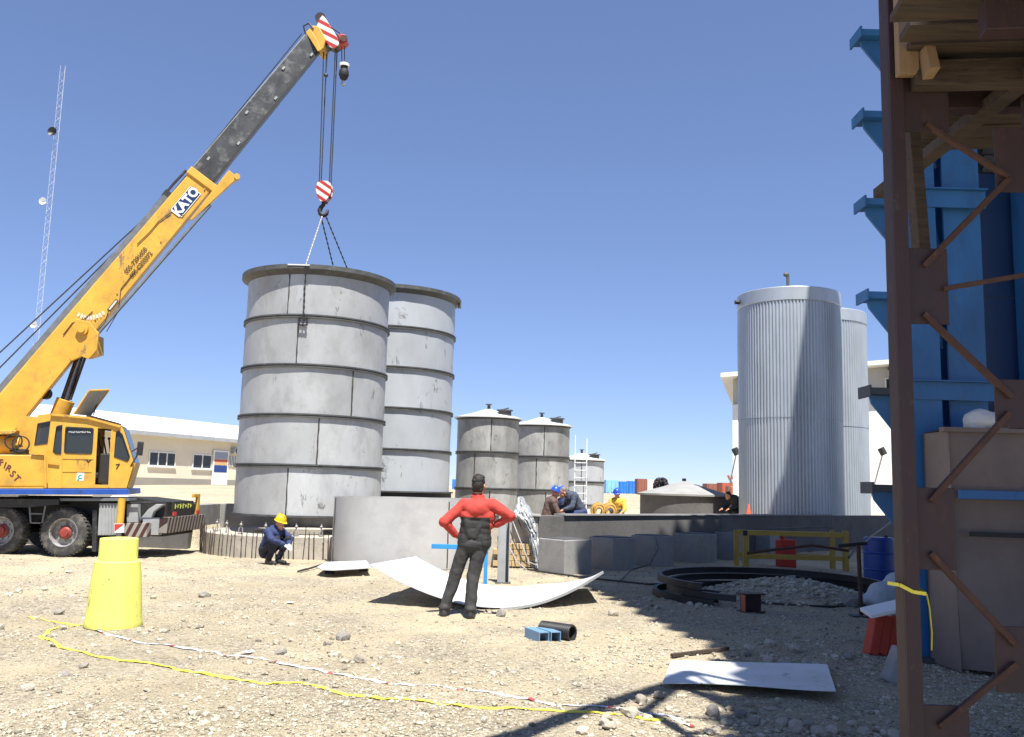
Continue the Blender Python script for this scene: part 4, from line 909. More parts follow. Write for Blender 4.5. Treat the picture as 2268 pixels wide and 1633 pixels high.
mb = MB(); mb.box(xb-.16, xb, 18.42, 20.7, .50, .82); mb.build('rear_bumper', M_bum2, CR, bevel=.01)
mb = MB(); mb.box(xb-.5, xb-.165, 18.42, 18.62, .46, .8); mb.build('bumper_bracket', M_grey, CR, bevel=.01)
mb = MB(); mb.box(xb-1.1, xb-.17, 18.7, 20.4, .42, .95); mb.build('rear_frame', M_dark, CR)
mb = MB(); mb.box(xb-.06, xb-.03, 18.75, 19.95, .93, 1.13); np_ = mb.build('number_board', M_dark, CR)
pb_ = D(397, 1127, 19.3)
for k in range(7):
    yy = 18.85+k*.15; mb = MB(); hh = (.05, .035, .05, .05, .03, .05, .04)[k]; mb.box(xb-.028, xb-.02, yy, yy+.03, 1.03-hh, 1.03+hh); mb.box(xb-.028, xb-.02, yy+.033, yy+.09, 1.02+.03*(k % 2), 1.04+.03*(k % 2)); mb.build('plate_mark', mat('plate_yellow', srgb('#c9cf5a'), .5, 0, .1, 5), np_)
mb = MB(); mb.box(xb-.1, xb-.04, 20.25, 20.4, .82, 1.28); mb.box(xb-.1, xb-.04, 20.0, 20.25, 1.2, 1.28); mb.build('corner_post', M_yellow2, CR, bevel=.01)
for yy in (18.75, 20.15):
    mb = MB(); mb.box(xb-.03, xb-.003, yy, yy+.16, .84, .92); mb.build('tail_light', M_red, CR)

# ------------------------------------------------------------------ blue steel tower on the right, with an unseen roof added to shade the yard
BT = thing('blue_steel_tower', 'tall blue painted steel frame tower with cantilever brackets at the right', 'steel tower', (4.3, 9.3, 0))
yT = 9.25; HT = 15.0
def hcol(name, x, y, w_, dpt, z0, z1, m, parent=BT, tf=.03):
    mb = MB(); mb.box(x-w_/2, x+w_/2, y-dpt/2, y-dpt/2+tf, z0, z1); mb.box(x-w_/2, x+w_/2, y+dpt/2-tf, y+dpt/2, z0, z1); mb.box(x-.018, x+.018, y-dpt/2+tf, y+dpt/2-tf, z0, z1)
    return mb.build(name, m, parent, bevel=.004)
x1_ = D(2052, 900, yT).x; x2_ = D(2158, 900, yT).x
col1 = hcol('column', x1_, yT+.18, .33, .36, .04, HT, M_bluesteel)
col2 = hcol('column', x2_, yT+.30, .40, .40, .04, HT, M_bluesteel)
for x in (x1_, x2_):
    mb = MB(); mb.box(x-.26, x+.26, yT-.1, yT+.5, -.03, .04); mb.build('base_plate', M_flange, BT)
lev = [1.70, 2.70, 3.72, 4.74, 5.72, 6.66]+[7.66+1.0*k for k in range(8)]
xl = 3.735
for k, z in enumerate(lev):
    mb = MB(); mb.box(xl, x1_-.17, yT+.02, yT+.30, z-.035, z+.035); mb.box(xl-.021, xl-.001, yT+.0, yT+.32, z-.06, z+.06)
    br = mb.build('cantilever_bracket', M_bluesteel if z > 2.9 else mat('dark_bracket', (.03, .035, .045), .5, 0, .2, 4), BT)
    mb = MB(); mb.prism([(xl+.03, z-.036), (x1_-.172, z-.036), (x1_-.172, z-.46), (x1_-.26, z-.44), (xl+.05, z-.12)], lambda u, v, ww: (u, ww, v), yT+.14, yT+.17); mb.build('haunch_plate', M_bluesteel, br)
    mb = MB(); mb.prism([(x1_+.172, z-.06), (x1_+.172, z-.3), (x2_-.204, z-.52), (x2_-.204, z-.40), (x1_+.24, z-.06)], lambda u, v, ww: (u, ww, v), yT+.2, yT+.23); mb.build('knee_brace', M_bluesteel, br)
for z in (2.72, 4.78, 6.8, 8.8):
    mb = MB(); mb.box(x1_-.17, x2_+.2, yT-.02, yT-.003, z-.1, z+.1); mb.box(x1_-.17, x2_+.2, yT-.08, yT-.02, z+.085, z+.1); mb.build('tie_beam', M_bluesteel, BT)
# cladding of the tower to the right of the second column: panels with louvred openings
zz = [.0, 2.2, 3.8, 5.0, 6.6, 8.2, 10, 12, 15]
for k, (za, zb) in enumerate(zip(zz, zz[1:])):
    mb = MB(); mb.box(x2_+.205, 12.5, yT+.35, yT+.42, za+.004, zb-.004)
    pn = mb.build('cladding_panel', mat('dark_blue_cladding', srgb('#1c3b66'), .5, 0, .1, 1.5), BT)
    if k in (3, 4, 5):
        for q in range(7):
            z = za+.25+q*.1; mb = MB(M=Matrix.Translation((0, 0, 0)))
            mb.beam((x2_+.36, yT+.30, z), (x2_+1.5, yT+.30, z), .09, .015, (0, .7, 1)); mb.build('louvre_blade', mat('louvre_grey', (.13, .14, .15), .5, .2, .2, 6), pn)
        mb = MB(); mb.box(x2_+.33, x2_+1.55, yT+.338, yT+.346, za+.2, za+.95); mb.build('louvre_backing', M_dark, pn)
mb = MB(); mb.box(x2_+.62, x2_+1.0, yT-.1, yT+.25, .04, HT); mb.build('rear_column', M_bluesteel, BT)
# unseen roof slab added for the yard's shade, its outline shaped to the shadow edge
rp = [(3.35, 9.15), (3.5, 13.2), (8.3, 18.6), (9.0, 20.8), (10.2, 21.9), (24, 21.9), (24, -2), (3.4, -2), (3.4, -.4), (4.35, 2.6)]
poly = []
for (a_, b_) in zip(rp, rp[1:]+rp[:1]):
    L_ = math.hypot(b_[0]-a_[0], b_[1]-a_[1]); n = max(1, int(L_/.32)) if a_[0] < 11.5 and b_[0] < 11.5 else 1
    for i in range(n):
        f = i/n; x = a_[0]+(b_[0]-a_[0])*f; y = a_[1]+(b_[1]-a_[1])*f
        dx, dy = (b_[1]-a_[1])/L_, -(b_[0]-a_[0])/L_
        s = (.09 if i % 2 else -.09)*(n > 1)+random.uniform(-.04, .04)*(n > 1); poly.append((x+dx*s, y+dy*s))
mb = MB(); mb.prism(poly, lambda u, v, ww: (u, v, ww), HT+.01, HT+.14); mb.build('added_roof_sheet', M_railgrey, BT)
for (x, y) in ((10.5, 9.6), (20, 9.6), (12.5, 21.5), (22, 21.5), (22, -1)):  # supports of the added roof
    mb = MB(); mb.box(x-.2, x+.2, y-.2, y+.2, -.1, HT); mb.build('added_roof_column', M_bluesteel, BT)
for (p, q) in (((4.3, 9.4), (12.5, 22)), ((4.4, 9.5), (22, 9.6)), ((10.5, 9.6), (12.5, 22)), ((5.2, 9.3), (22, -1))):
    mb = MB(); mb.beam((*p, HT-.16), (*q, HT-.16), .2, .3); mb.build('added_roof_beam', M_bluesteel, BT)

mb = MB(); mb.box(11.0, 23.5, 17, 21.8, HT+.15, HT+7); mb.build('added_shade_block', M_bluesteel, BT)  # unseen block added above the roof to shade the nearer corrugated tank

# ------------------------------------------------------------------ tarpaulin covered stack behind the scaffold, with a blue rail
yP = 8.75
PT = thing('tarpaulin_stack', 'brown tarpaulin covered stack with a blue rail beside the blue column', 'tarpaulin', (D(2180, 1300, yP).x, yP, 0))
xa = D(2092, 955, yP).x; zt_ = D(2092, 955, yP).z
mb = MB(); nxx, nzz = 40, 30; vs = []
for j in range(nzz+1):
    for i in range(nxx+1):
        u = i/nxx; v = j/nzz; z = zt_*v+.02; x = xa+.02+(1-v)**2*.05+u*3.2
        y = yP+.06*noise.noise(Vector((x*1.6, z*1.1, 2)))+.05*math.sin(x*5+z*3)*(1-v)-.35*(1-v)**3*(.6+.4*math.sin(x*2.1))*min(1, u*4)
        vs.append((x, y, z))
fs = [(j*(nxx+1)+i, j*(nxx+1)+i+1, (j+1)*(nxx+1)+i+1, (j+1)*(nxx+1)+i) for j in range(nzz) for i in range(nxx)]
n0 = len(vs); vs += [(xa+.0, yP+.1, zt_+.02), (xa+3.24, yP+.1, zt_+.02), (xa+3.24, yP+.46, zt_), (xa, yP+.46, zt_), (xa, yP+.46, 0), (xa+3.24, yP+.46, 0)]
top0 = nzz*(nxx+1)
fs += [(n0, n0+1, n0+2, n0+3), (n0+3, n0+2, n0+5, n0+4)]
for i in range(nxx): fs.append((top0+i, top0+i+1, n0+1 if i >= nxx/2 else n0, n0 if i >= nxx/2 else n0)[:3])
mb.add(vs, fs); mb.add([(xa+.06, yP-.04, 0), (xa+.01, yP+.45, 0), (xa+.01, yP+.45, zt_), (xa+.015, yP-.04, zt_)], [(0, 1, 2, 3)])
mb.build('tarpaulin', M_panel, PT, smooth=50)
mb = MB(); mb.beam((xa-.03, yP+.0, zt_+.015), (xa+3.2, yP, zt_+.015), .1, .045); mb.build('top_batten', M_panel, PT)
z_ = D(2150, 1096, yP).z; mb = MB(); mb.beam((xa+.05, yP-.14, z_), (xa+3.2, yP-.14, z_), .05, .085); mb.build('blue_rail', M_bluesteel, PT, bevel=.006)
z_ = D(2150, 1182, yP).z; mb = MB(); mb.beam((xa+.15, yP-.12, z_), (xa+3.2, yP-.12, z_-.02), .03, .045); mb.build('strap', M_dark, PT)
sk = organic('white_sack', [('e', D(2172, 935, yP+.2), (.17, .16, .13)), ('e', D(2196, 938, yP+.2), (.16, .18, .11)), ('e', D(2160, 948, yP+.2), (.1, .14, .07))], .02, M_sack, None, 3, (.03, .08))
tag(sk, 'crumpled white sack lying on top of the brown tarpaulin stack', 'sack')

# ------------------------------------------------------------------ brown lattice scaffold in the right foreground
yS = 4.30
SC = thing('lattice_scaffold', 'brown steel lattice scaffold with timber deck in the right foreground', 'scaffold', (1.9, yS, 0))
xp = D(1994, 816, yS).x; pw = .07
mb = MB(); mb.box(xp-pw/2, xp+pw/2, yS-.06, yS-.045, -.05, 6.2); mb.box(xp+pw/2-.015, xp+pw/2, yS-.045, yS+.06, -.05, 6.2); mb.box(xp-pw/2, xp-pw/2+.012, yS-.045, yS+.05, -.05, 6.2)
mb.build('post', M_brown, SC, bevel=.003)
xq = xp+.73; mb = MB(); mb.box(xq-.05, xq+.06, yS-.06, yS+.06, -.05, 8.6); mb.build('post', M_brown, SC, bevel=.003)
def zp(py): return D(2030, py, yS).z
gus = [(2008, 2092, 130, 300), (2010, 2092, 556, 722), (2020, 2108, 1082, 1262), (2040, 2140, 1560, 1720)]
for (a_, b_, t_, u_) in gus:
    x0 = xp+pw/2+.001; x1g = D(b_, (t_+u_)/2, yS).x; mb = MB(); mb.box(x0, x1g, yS-.038, yS-.024, D(b_, u_, yS).z, D(b_, t_, yS).z); mb.build('gusset_plate', M_brown, SC, bevel=.002)
gz_ = [(290, 430), (842, 948), (1385, 1530)]
for (t_, u_) in gz_:
    x0 = D(2196, (t_+u_)/2, yS).x; mb = MB(); mb.box(x0, xq-.051, yS-.038, yS-.024, D(2200, u_, yS).z, D(2200, t_, yS).z); mb.build('gusset_plate', M_brown, SC, bevel=.002)
def rod(p, q, w_=.028, m=M_rust, name='lacing_bar'):
    mb = MB(); a_ = D(*p, yS-.045); b_ = D(*q, yS-.045); mb.beam(a_, b_, .03, w_); mb.build(name, m, SC, bevel=.003)
rod((2045, 590), (2235, 395)); rod((2045, 695), (2240, 880)); rod((2235, 915), (2060, 1110)); rod((2060, 1225), (2250, 1430)); rod((2250, 1470), (2080, 1610))
rod((2050, 275), (2235, 395), .022); rod((2088, 640), (2290, 606), .022); rod((2070, 170), (2250, -30))
z0 = 5.0
for k in range(2):
    za, zb = 3.9+k*1.0, 4.9+k*1.0
    mb = MB(); mb.beam((xp+.05, yS-.045, za), (xq, yS-.045, zb-.5), .03, .028); mb.beam((xq, yS-.045, zb-.5), (xp+.05, yS-.045, zb), .03, .028); mb.build('lacing_bar', M_rust, SC)
# unseen overhead arm, its members placed to cast the lattice shadows on the ground
AP = (2.8, 4.46, 8.6)
for (p, q, w_) in ((AP, (.75, 3.46, 5.9), .13), (AP, (xp+.02, yS+.02, 6.1), .07), (AP, (xq, yS, 8.3), .09), (AP, (3.4, 4.2, 6.2), .07), ((xp, yS, 6.15), (1.45, 3.8, 6.85), .05), (AP, (2.9, 3.4, 8.3), .06)):
    mb = MB(); mb.beam(p, q, w_, w_); mb.build('shadow_arm_member', M_brown, SC)
# deck: boards over brown joists, in two bays
zD = 3.78
def deckpt(px, py, z): return G(px, py, z)
for k, yb in enumerate((3.66, 4.22, 4.58)):
    mb = MB(); h_ = (.14, .13, .1)[k]; mb.beam((xp+.07 if k == 1 else xp+.12, yb, zD-.02-h_/2-.02), (6.4, yb-.55, zD-.02-h_/2-.02), .09, h_); mb.build('deck_joist', M_brown if k != 1 else M_wood, SC, bevel=.004)
nbd = 0
rb = random.Random(12)
y = 2.55
while y < 5.45:
    wb = rb.uniform(.17, .23); x0 = .458*y+rb.uniform(0, .03) if y > 3.0 else xp+.1
    if y >= 4.2: x0 = 2.12+.4*(y-4.4)+rb.uniform(0, .04)
    mb = MB(); dz = rb.uniform(-.004, .006); mb.beam((x0, y+wb/2, zD+dz+.02), (6.6, y+wb/2-.62, zD+dz+.02), wb-.012, .035); mb.build('deck_board', M_wood, SC, bevel=.003); y += wb
for k, (x0, w_) in enumerate(((xp+.55, .09), (xp+1.6, .1), (xp+3, .1))):
    mb = MB(); mb.box(x0, x0+w_, 2.3, 5.9, zD-.16, zD-.1); mb.build('cross_batten', M_wood, SC)
mb = MB(); mb.beam((xp+.035, yS-.1, zp(190)), (xp+.0, yS-.18, zp(190)+1.2), .1, .05, (0, 1, 0)); mb.build('timber_prop', M_wood2, SC, bevel=.004)
mb = MB(); mb.beam((xp+.10, yS-.11, zp(90)), (xp+.12, yS-.16, zp(200)), .05, .12, (0, 1, 0)); mb.build('timber_cleat', M_wood2, SC, bevel=.004)
mb = MB(); mb.beam((xp+.22, yS+.3, zD-.1), (xp+.32, yS+.42, zD-.95), .06, .1); mb.build('timber_prop', M_wood, SC, bevel=.004)
for yb in (2.2, 3.4, 4.4, 5.4):  # unseen upper deck, added to shade the right foreground
    mb = MB(); mb.beam((3.2, yb, 8.3), (8.5, yb-.5, 8.3), .1, .16); mb.build('added_deck_joist', M_brown, SC)
for k in range(14):
    yy = 1.0+k*.36; mb = MB(); mb.beam((3.25+rb.uniform(-.12, .12), yy, 8.42), (8.6, yy-.55, 8.42), .34, .04); mb.build('added_deck_board', M_wood, SC)
for (x, y) in ((6.2, 3.5), (6.2, 5.6), (8.3, 1.2), (8.3, 5.2)):
    mb = MB(); mb.box(x-.06, x+.06, y-.06, y+.06, -.05, 8.3); mb.build('post', M_brown, SC)
# a strip of yellow tape tied round the post, with a trailing end
M_tape = mat('yellow_tape', srgb('#e6d94a'), .5, 0, .08, 8)
zt2 = zp(1318)
tt = MB()
def ribbon(mb, pts, w_, up=(0, 0, 1), th=.0015):
    for p, q in zip(pts, pts[1:]): mb.beam(p, q, th, w_, up)
ribbon(tt, [(xp-.061, yS-.063, zt2+.05), (xp+.0, yS-.063, zt2+.02), (xp+.061, yS-.063, zt2+.012)], .016); ribbon(tt, [(xp+.063, yS-.062, zt2+.012), (xp+.075, yS-.06, zt2-.05), (xp+.082, yS-.06, zt2-.16), (xp+.078, yS-.06, zt2-.24)], .012, (0, 1, 0))
ribbon(tt, [(xp+.063, yS-.06, zt2+.012), (xp+.063, yS+.064, zt2+.03), (xp-.063, yS+.064, zt2+.045), (xp-.063, yS-.062, zt2+.05)], .016)
tag(tt.build('barrier_tape', M_tape), 'strip of yellow tape tied round the brown scaffold post', 'tape')

# ------------------------------------------------------------------ yard objects
# yellow traffic drum
c = G(251, 1383); dm = thing('traffic_drum', 'bright yellow tapered plastic drum standing on the sandy ground', 'drum', (c.x, c.y, 0))
prof = [(.0, .0), (.295, .0), (.30, .015), (.292, .06), (.275, .3), (.255, .55), (.238, .67), (.236, .70), (.205, .715), (.202, .73), (.200, .93), (.196, .95), (.15, .955), (0, .957)]
mb = MB(Matrix.Translation((c.x, c.y, gz(c.x, c.y)-.005)) @ Matrix.Rotation(R(1.5), 4, 'X')); mb.lathe(prof, 64); mb.build('drum_body', M_barrel, dm, smooth=35)
mb = MB(Matrix.Translation((c.x, c.y, gz(c.x, c.y)-.01)) @ Matrix.Rotation(R(1.5), 4, 'X')); mb.ring((0, 0), .2, .304, -.012, .014, 64); mb.build('base_ring', M_rubber, dm, smooth=35)

# curved white sheet lying like a trough
SH = thing('curved_sheet', 'large curved pale steel sheet lying on the ground behind the standing man', 'steel sheet', (-.3, 12.6, 0))
cL = D(820, 1250, 12.35); cT = D(922, 1230, 14.35); cR1 = D(1336, 1258, 13.0); cR2 = D(1340, 1258, 15.1); bot = G(1105, 1334, .02)
nU, nV = 36, 8; vs = []
for th in (0, .008):
    for j in range(nV+1):
        v = j/nV
        for i in range(nU+1):
            u = i/nU
            n0 = Vector((cL.x, cL.y, 0)).lerp(Vector((cR1.x, cR1.y, 0)), u); f0 = Vector((cT.x, cT.y, 0)).lerp(Vector((cR2.x-.25, cR2.y, 0)), u)
            p = n0.lerp(f0, v); p.y += -.62*math.sin(math.pi*u)*(1-v)*.75
            s = (u-.56)/.56 if u < .56 else (u-.56)/.44
            zz_ = (.50*s*s if u < .56 else .44*s*s)*(1-.08*v)*(1-.62*v*min(1, max(0, (u-.6)/.2)))+.02+.02*math.sin(u*9+v*2)*.3
            vs.append((p.x, p.y, zz_+th))
m1 = (nU+1)*(nV+1); fs = []
for j in range(nV):
    for i in range(nU):
        a_ = j*(nU+1)+i; fs.append((a_+m1, a_+1+m1, a_+nU+2+m1, a_+nU+1+m1)); fs.append((a_, a_+nU+1, a_+nU+2, a_+1))
for i in range(nU): fs.append((i, i+1, i+1+m1, i+m1)); q_ = nV*(nU+1)+i; fs.append((q_+1, q_, q_+m1, q_+1+m1))
for j in range(nV): q_ = j*(nU+1); fs.append((q_+nU+1, q_, q_+m1, q_+nU+1+m1)); q_ += nU; fs.append((q_, q_+nU+1, q_+nU+1+m1, q_+m1))
shm_ = MB(); shm_.add(vs, fs); sho = shm_.build('sheet', M_sheet, SH, smooth=40)
mb = MB(); e_ = [Vector(vs[i])+Vector((0, -.004, -.012)) for i in range(20, nU+1)]
for p, q in zip(e_, e_[1:]): mb.beam(p, q, .012, .034)
mb.build('folded_edge', M_grey, sho)
# flat plate with rounded corner
PL = thing('steel_plate', 'flat grey steel plate propped just above the ground near the loose ring', 'steel plate', G(762, 1255))
p4 = [G(702, 1257, .14), G(722, 1246, .14), G(812, 1243, .14), G(822, 1258, .14), G(740, 1263, .14), G(712, 1262, .14)]
mb = MB(); mb.prism([(p.x, p.y) for p in p4], lambda u, v, ww: (u, v, ww), .13, .15); mb.build('plate', M_sheet, PL, bevel=.003)
for (px, py) in ((730, 1258), (805, 1254)):
    q = G(px, py, .1); mb = MB(); mb.box(q.x-.08, q.x+.08, q.y-.02, q.y+.12, -.02, .128); mb.build('support_block', M_wood, PL)
mb = MB(); q = [G(660, 1266, .03), G(690, 1258, .05), G(715, 1250, .05), G(735, 1246, .04), G(720, 1240, .03)]; mb.path(q, .018, 6)
tag(mb.build('rubber_hose', M_black), 'black hose end coiled beside the propped steel plate', 'hose')

# flat sheet in the right foreground
FS = [G(1467, 1525), G(1487, 1478), G(1832, 1486), G(1852, 1552)]
fsr = thing('flat_sheet', 'pale flat steel sheet lying half shaded in the right foreground', 'steel sheet', (sum(p.x for p in FS)/4, sum(p.y for p in FS)/4, 0))
nU, nV = 24, 8; vs = []
for th in (0, .006):
    for j in range(nV+1):
        for i in range(nU+1):
            u, v = i/nU, j/nV; p = FS[0].lerp(FS[3], u).lerp(FS[1].lerp(FS[2], u), v)
            vs.append((p.x, p.y, .035+.045*u*(1-v)+.012*math.sin(u*5)*(1-v)+.02*v+th))
m1 = (nU+1)*(nV+1); fs = []
for j in range(nV):
    for i in range(nU):
        a_ = j*(nU+1)+i; fs.append((a_+m1, a_+1+m1, a_+nU+2+m1, a_+nU+1+m1)); fs.append((a_, a_+nU+1, a_+nU+2, a_+1))
for i in range(nU): fs.append((i, i+1, i+1+m1, i+m1)); q_ = nV*(nU+1)+i; fs.append((q_+1, q_, q_+m1, q_+1+m1))
for j in range(nV): q_ = j*(nU+1); fs.append((q_+nU+1, q_, q_+m1, q_+nU+1+m1)); q_ += nU; fs.append((q_, q_+nU+1, q_+nU+1+m1, q_+m1))
mb = MB(); mb.add(vs, fs); mb.build('sheet', M_sheet, fsr, smooth=40)

# two short square tubes and a black pipe end
c = G(1212, 1425); u = Vector((.42, .90, 0)).normalized()
M_tub = mat('blue_grey_tube', srgb('#6f94b4'), .45, .1, .12, 6)
for k in range(2):
    t = thing('square_tube', 'short blue grey square steel tube, %s' % ('left one of the pair beside the black pipe' if k == 0 else 'right one of the pair, touching the black pipe'), 'steel tube', c+Vector((.0+.12*k, 0, 0)), 'short square steel tubes')
    o_ = G(1205+26*k, 1427-1*k); Ft = frame(o_+Vector((0, 0, .0)), Vector((.92, -.38, 0)), (0, 0, 1)); dirn = Vector((-.40, .92, 0)).normalized()
    mb = MB(); W_, T_ = .115, .008; e0 = o_+Vector((0, 0, .062)); e1 = e0+dirn*.36; sd_ = dirn.cross(Vector((0, 0, 1)))
    for (dx, dz, ww_, hh_) in ((0, W_/2-T_/2, W_, T_), (0, -W_/2+T_/2, W_, T_), (W_/2-T_/2, 0, T_, W_-2*T_), (-W_/2+T_/2, 0, T_, W_-2*T_)):
        mb.beam(e0+sd_*dx+Vector((0, 0, dz)), e1+sd_*dx+Vector((0, 0, dz)), ww_, hh_)
    mb.build('tube_wall', M_tub, t)
o_ = G(1268, 1423); dirn = Vector((-.78, .62, 0)).normalized(); pc = o_+Vector((0, .02, .09))
pp = thing('black_pipe', 'short black corrugated pipe offcut beside the square tubes', 'pipe', (o_.x, o_.y, 0))
Fp = frame(pc, dirn.cross(Vector((0, 0, 1))), (0, 0, 1)); Fp2 = Fp.copy()
n_ = Fp.to_3x3() @ Vector((0, 0, 1)); sgn = 1 if n_.dot(dirn) > 0 else -1
mb = MB(Fp); pr_ = [(.068, 0)]+[(.085+.005*(i % 2), sgn*.012*i) for i in range(34)]+[(.068, sgn*.40)]; mb.lathe(pr_, 28, loop=True); mb.build('pipe_wall', M_black, pp, smooth=30)

# rolled channel rings piled in the shade
def channel_ring(label, cx_, cy_, r, z, tilt, a0, a1, hh, group):
    t = thing('rolled_ring', label, 'steel ring', (cx_, cy_, z), group)
    mb = MB(Matrix.Translation((cx_, cy_, z)) @ Matrix.Rotation(tilt, 4, 'X'))
    mb.lathe([(r-.07, 0), (r, 0), (r, hh), (r-.07, hh), (r-.07, hh-.01), (r-.012, hh-.01), (r-.012, .01), (r-.07, .01)], 80, (0, 0), R(a0), R(a1), True); mb.build('channel_bar', M_ring, t, smooth=30); return t
rc = (4.38, 14.45)
for (dx, dy, r, z, tl, a0, a1, hh, lab) in ((0, 0, 1.62, .0, 0, -35, 218, .10, 'lowest black rolled channel arc lying round the rubble'), (-.12, .06, 1.70, .105, .004, -20, 226, .10, 'second black rolled channel arc from the ground in the pile'),
        (-.24, .0, 1.74, .21, .008, -5, 221, .10, 'topmost black rolled channel arc of the pile'), (-.42, -.12, 1.66, .0, .0, 95, 232, .10, 'outermost black rolled arc at the left of the pile'), (.10, -.12, 1.26, .03, .015, 0, 360, .05, 'thin black rolled ring lying flat inside the pile'), (-.6, -.35, 1.3, .12, .02, 150, 245, .09, 'short black arc offcut lying across the left ends of the pile')):
    channel_ring(lab, rc[0]+dx, rc[1]+dy, r, z, tl, a0, a1, hh, 'rolled channel arcs')
# cut beam end with rust red web
bs = thing('beam_offcut', 'short red oxide steel beam offcut on the shaded gravel before the rings', 'steel beam', G(1662, 1358))
c = G(1662, 1356); u_ = Vector((.95, .3, 0)).normalized(); mb = MB(frame(c, u_, (0, 0, 1))); mb.box(-.16, .16, 0, .02, -.1, .12); mb.box(-.16, .16, .24, .26, -.1, .12); mb.box(-.16, .16, .021, .239, .0, .016); mb.build('beam_profile', M_brown, bs, bevel=.003)
mb = MB(frame(c, u_, (0, 0, 1))); mb.box(-.16, -.145, .021, .239, .017, .12); mb.build('end_plate', M_orange, bs)
# yellow welded frame before the wall
yf = 19.75
YF = thing('yellow_frame', 'yellow steel work frame standing before the shaded wall', 'frame', (D(1760, 1258, yf).x, yf, 0))
def YX(px, py): return D(px, py, yf)
M_yf = mat('yellow_frame_paint', srgb('#a88a3c'), .55, 0, .15, 4, srgb('#6a5a30'), .3, 8)
for (px) in (1651, 1872):
    a_ = YX(px, 1176); mb = MB(); mb.box(a_.x-.055, a_.x+.055, yf-.055, yf+.055, -.02, a_.z); mb.build('leg', M_yf, YF, bevel=.004)
    mb = MB(); mb.box(a_.x-.05, a_.x+.05, yf+.75, yf+.85, -.02, a_.z-.02); mb.build('leg', M_yf, YF, bevel=.004)
for py in (1180, 1232):
    a_ = YX(1656, py); b_ = YX(1867, py+2); mb = MB(); mb.beam((a_.x+.005, yf, a_.z), (b_.x-.005, yf, a_.z), .1, .1); mb.build('rail', M_yf, YF, bevel=.004); mb = MB(); mb.beam((a_.x, yf+.8, a_.z-.02), (b_.x, yf+.8, a_.z-.02), .09, .09); mb.build('rail', M_yf, YF)
a_ = YX(1651, 1176); mb = MB(); mb.box(a_.x-.07, a_.x+.03, yf-.06, yf-.056, a_.z-.1, a_.z+.01); mb.build('end_cap', M_black, YF)
mb = MB(); mb.beam(YX(1700, 1172), YX(1840, 1169)+Vector((0, .3, 0)), .1, .03); tag(mb.build('flat_bar', M_flange), 'flat steel bar lying on top of the yellow frame', 'steel bar')
mb = MB(); mb.path([D(1655, 1226, 19.3), D(1720, 1217, 19.3), D(1800, 1208, 19.3), D(1880, 1220, 19.2)], .03, 8); tag(mb.build('steel_rod', M_rust), 'bent rusty rod leaning along the yellow frame', 'steel rod')
for (px, lab) in ((1745, 'red fuel can under the yellow frame'),):
    q = D(px, 1215, 20.3); t = thing('fuel_can', lab, 'can', (q.x, 20.4, 0)); mb = MB(); mb.box(q.x-.2, q.x+.2, 20.3, 20.6, 0, .62); mb.build('can_body', M_red, t, bevel=.04); mb = MB(); mb.tube((q.x-.05, 20.45, .62), (q.x-.1, 20.45, .7), .05); mb.build('spout', M_red, t)
# blue drum by the scaffold
for k, (px, py, d_) in enumerate(((1948, 1282, 16.8),)):
    q = D(px, py, d_); t = thing('plastic_drum', 'dark blue plastic drum standing in the shade left of the scaffold post', 'drum', (q.x, d_, 0))
    mb = MB(); r = .27; mb.lathe([(0, 0), (r-.02, 0), (r, .03), (r, .28), (r+.015, .30), (r, .32), (r, .58), (r+.015, .6), (r, .62), (r, .84), (r-.03, .88), (0, .89)], 40, (q.x, d_)); mb.build('drum_body', M_bluedrum, t, smooth=30)
    mb = MB(); mb.tube((q.x+.1, d_-.1, .885), (q.x+.1, d_-.1, .92), .04); mb.build('bung', M_black, t)
# cutting stand: post with a round weight
c = G(1908, 1366); cs = thing('pipe_stand', 'thin dark steel stand post with a foot plate in the shade', 'stand', (c.x, c.y, 0))
zt3 = D(1906, 1208, c.y).z
mb = MB(); mb.tube((c.x, c.y, 0), (c.x-.02, c.y, zt3), .028, None, 10); mb.build('post', M_rust, cs); mb = MB(); mb.box(c.x-.14, c.x+.16, c.y-.1, c.y+.12, 0, .02); mb.build('foot_plate', M_flange, cs)
mb = MB(); mb.beam((c.x-.28, c.y+.05, zt3-.02), (c.x+.1, c.y, zt3+.03), .05, .05); mb.build('cross_arm', M_black, cs)
mb = MB(); mb.path([D(1880, 1235, c.y-.1), D(1925, 1190, c.y+1), D(1960, 1165, c.y+2), D(1990, 1140, c.y+3)], .02, 6); tag(mb.build('power_cable', M_black), 'black cable hanging from the pipe stand towards the scaffold', 'cable')
# pale sack lying behind the post
c = G(1962, 1350); sk = organic('pale_sack', [('e', (c.x, c.y, .2), (.26, .3, .2)), ('e', (c.x+.18, c.y, .3), (.2, .28, .22)), ('e', (c.x-.1, c.y, .12), (.24, .3, .12))], .03, mat('pale_blue_sacking', (.42, .45, .48), .8, 0, .08, 6), None, 3, (.05, .2))
tag(sk, 'pale bulging sack on the gravel behind the scaffold post', 'sack')
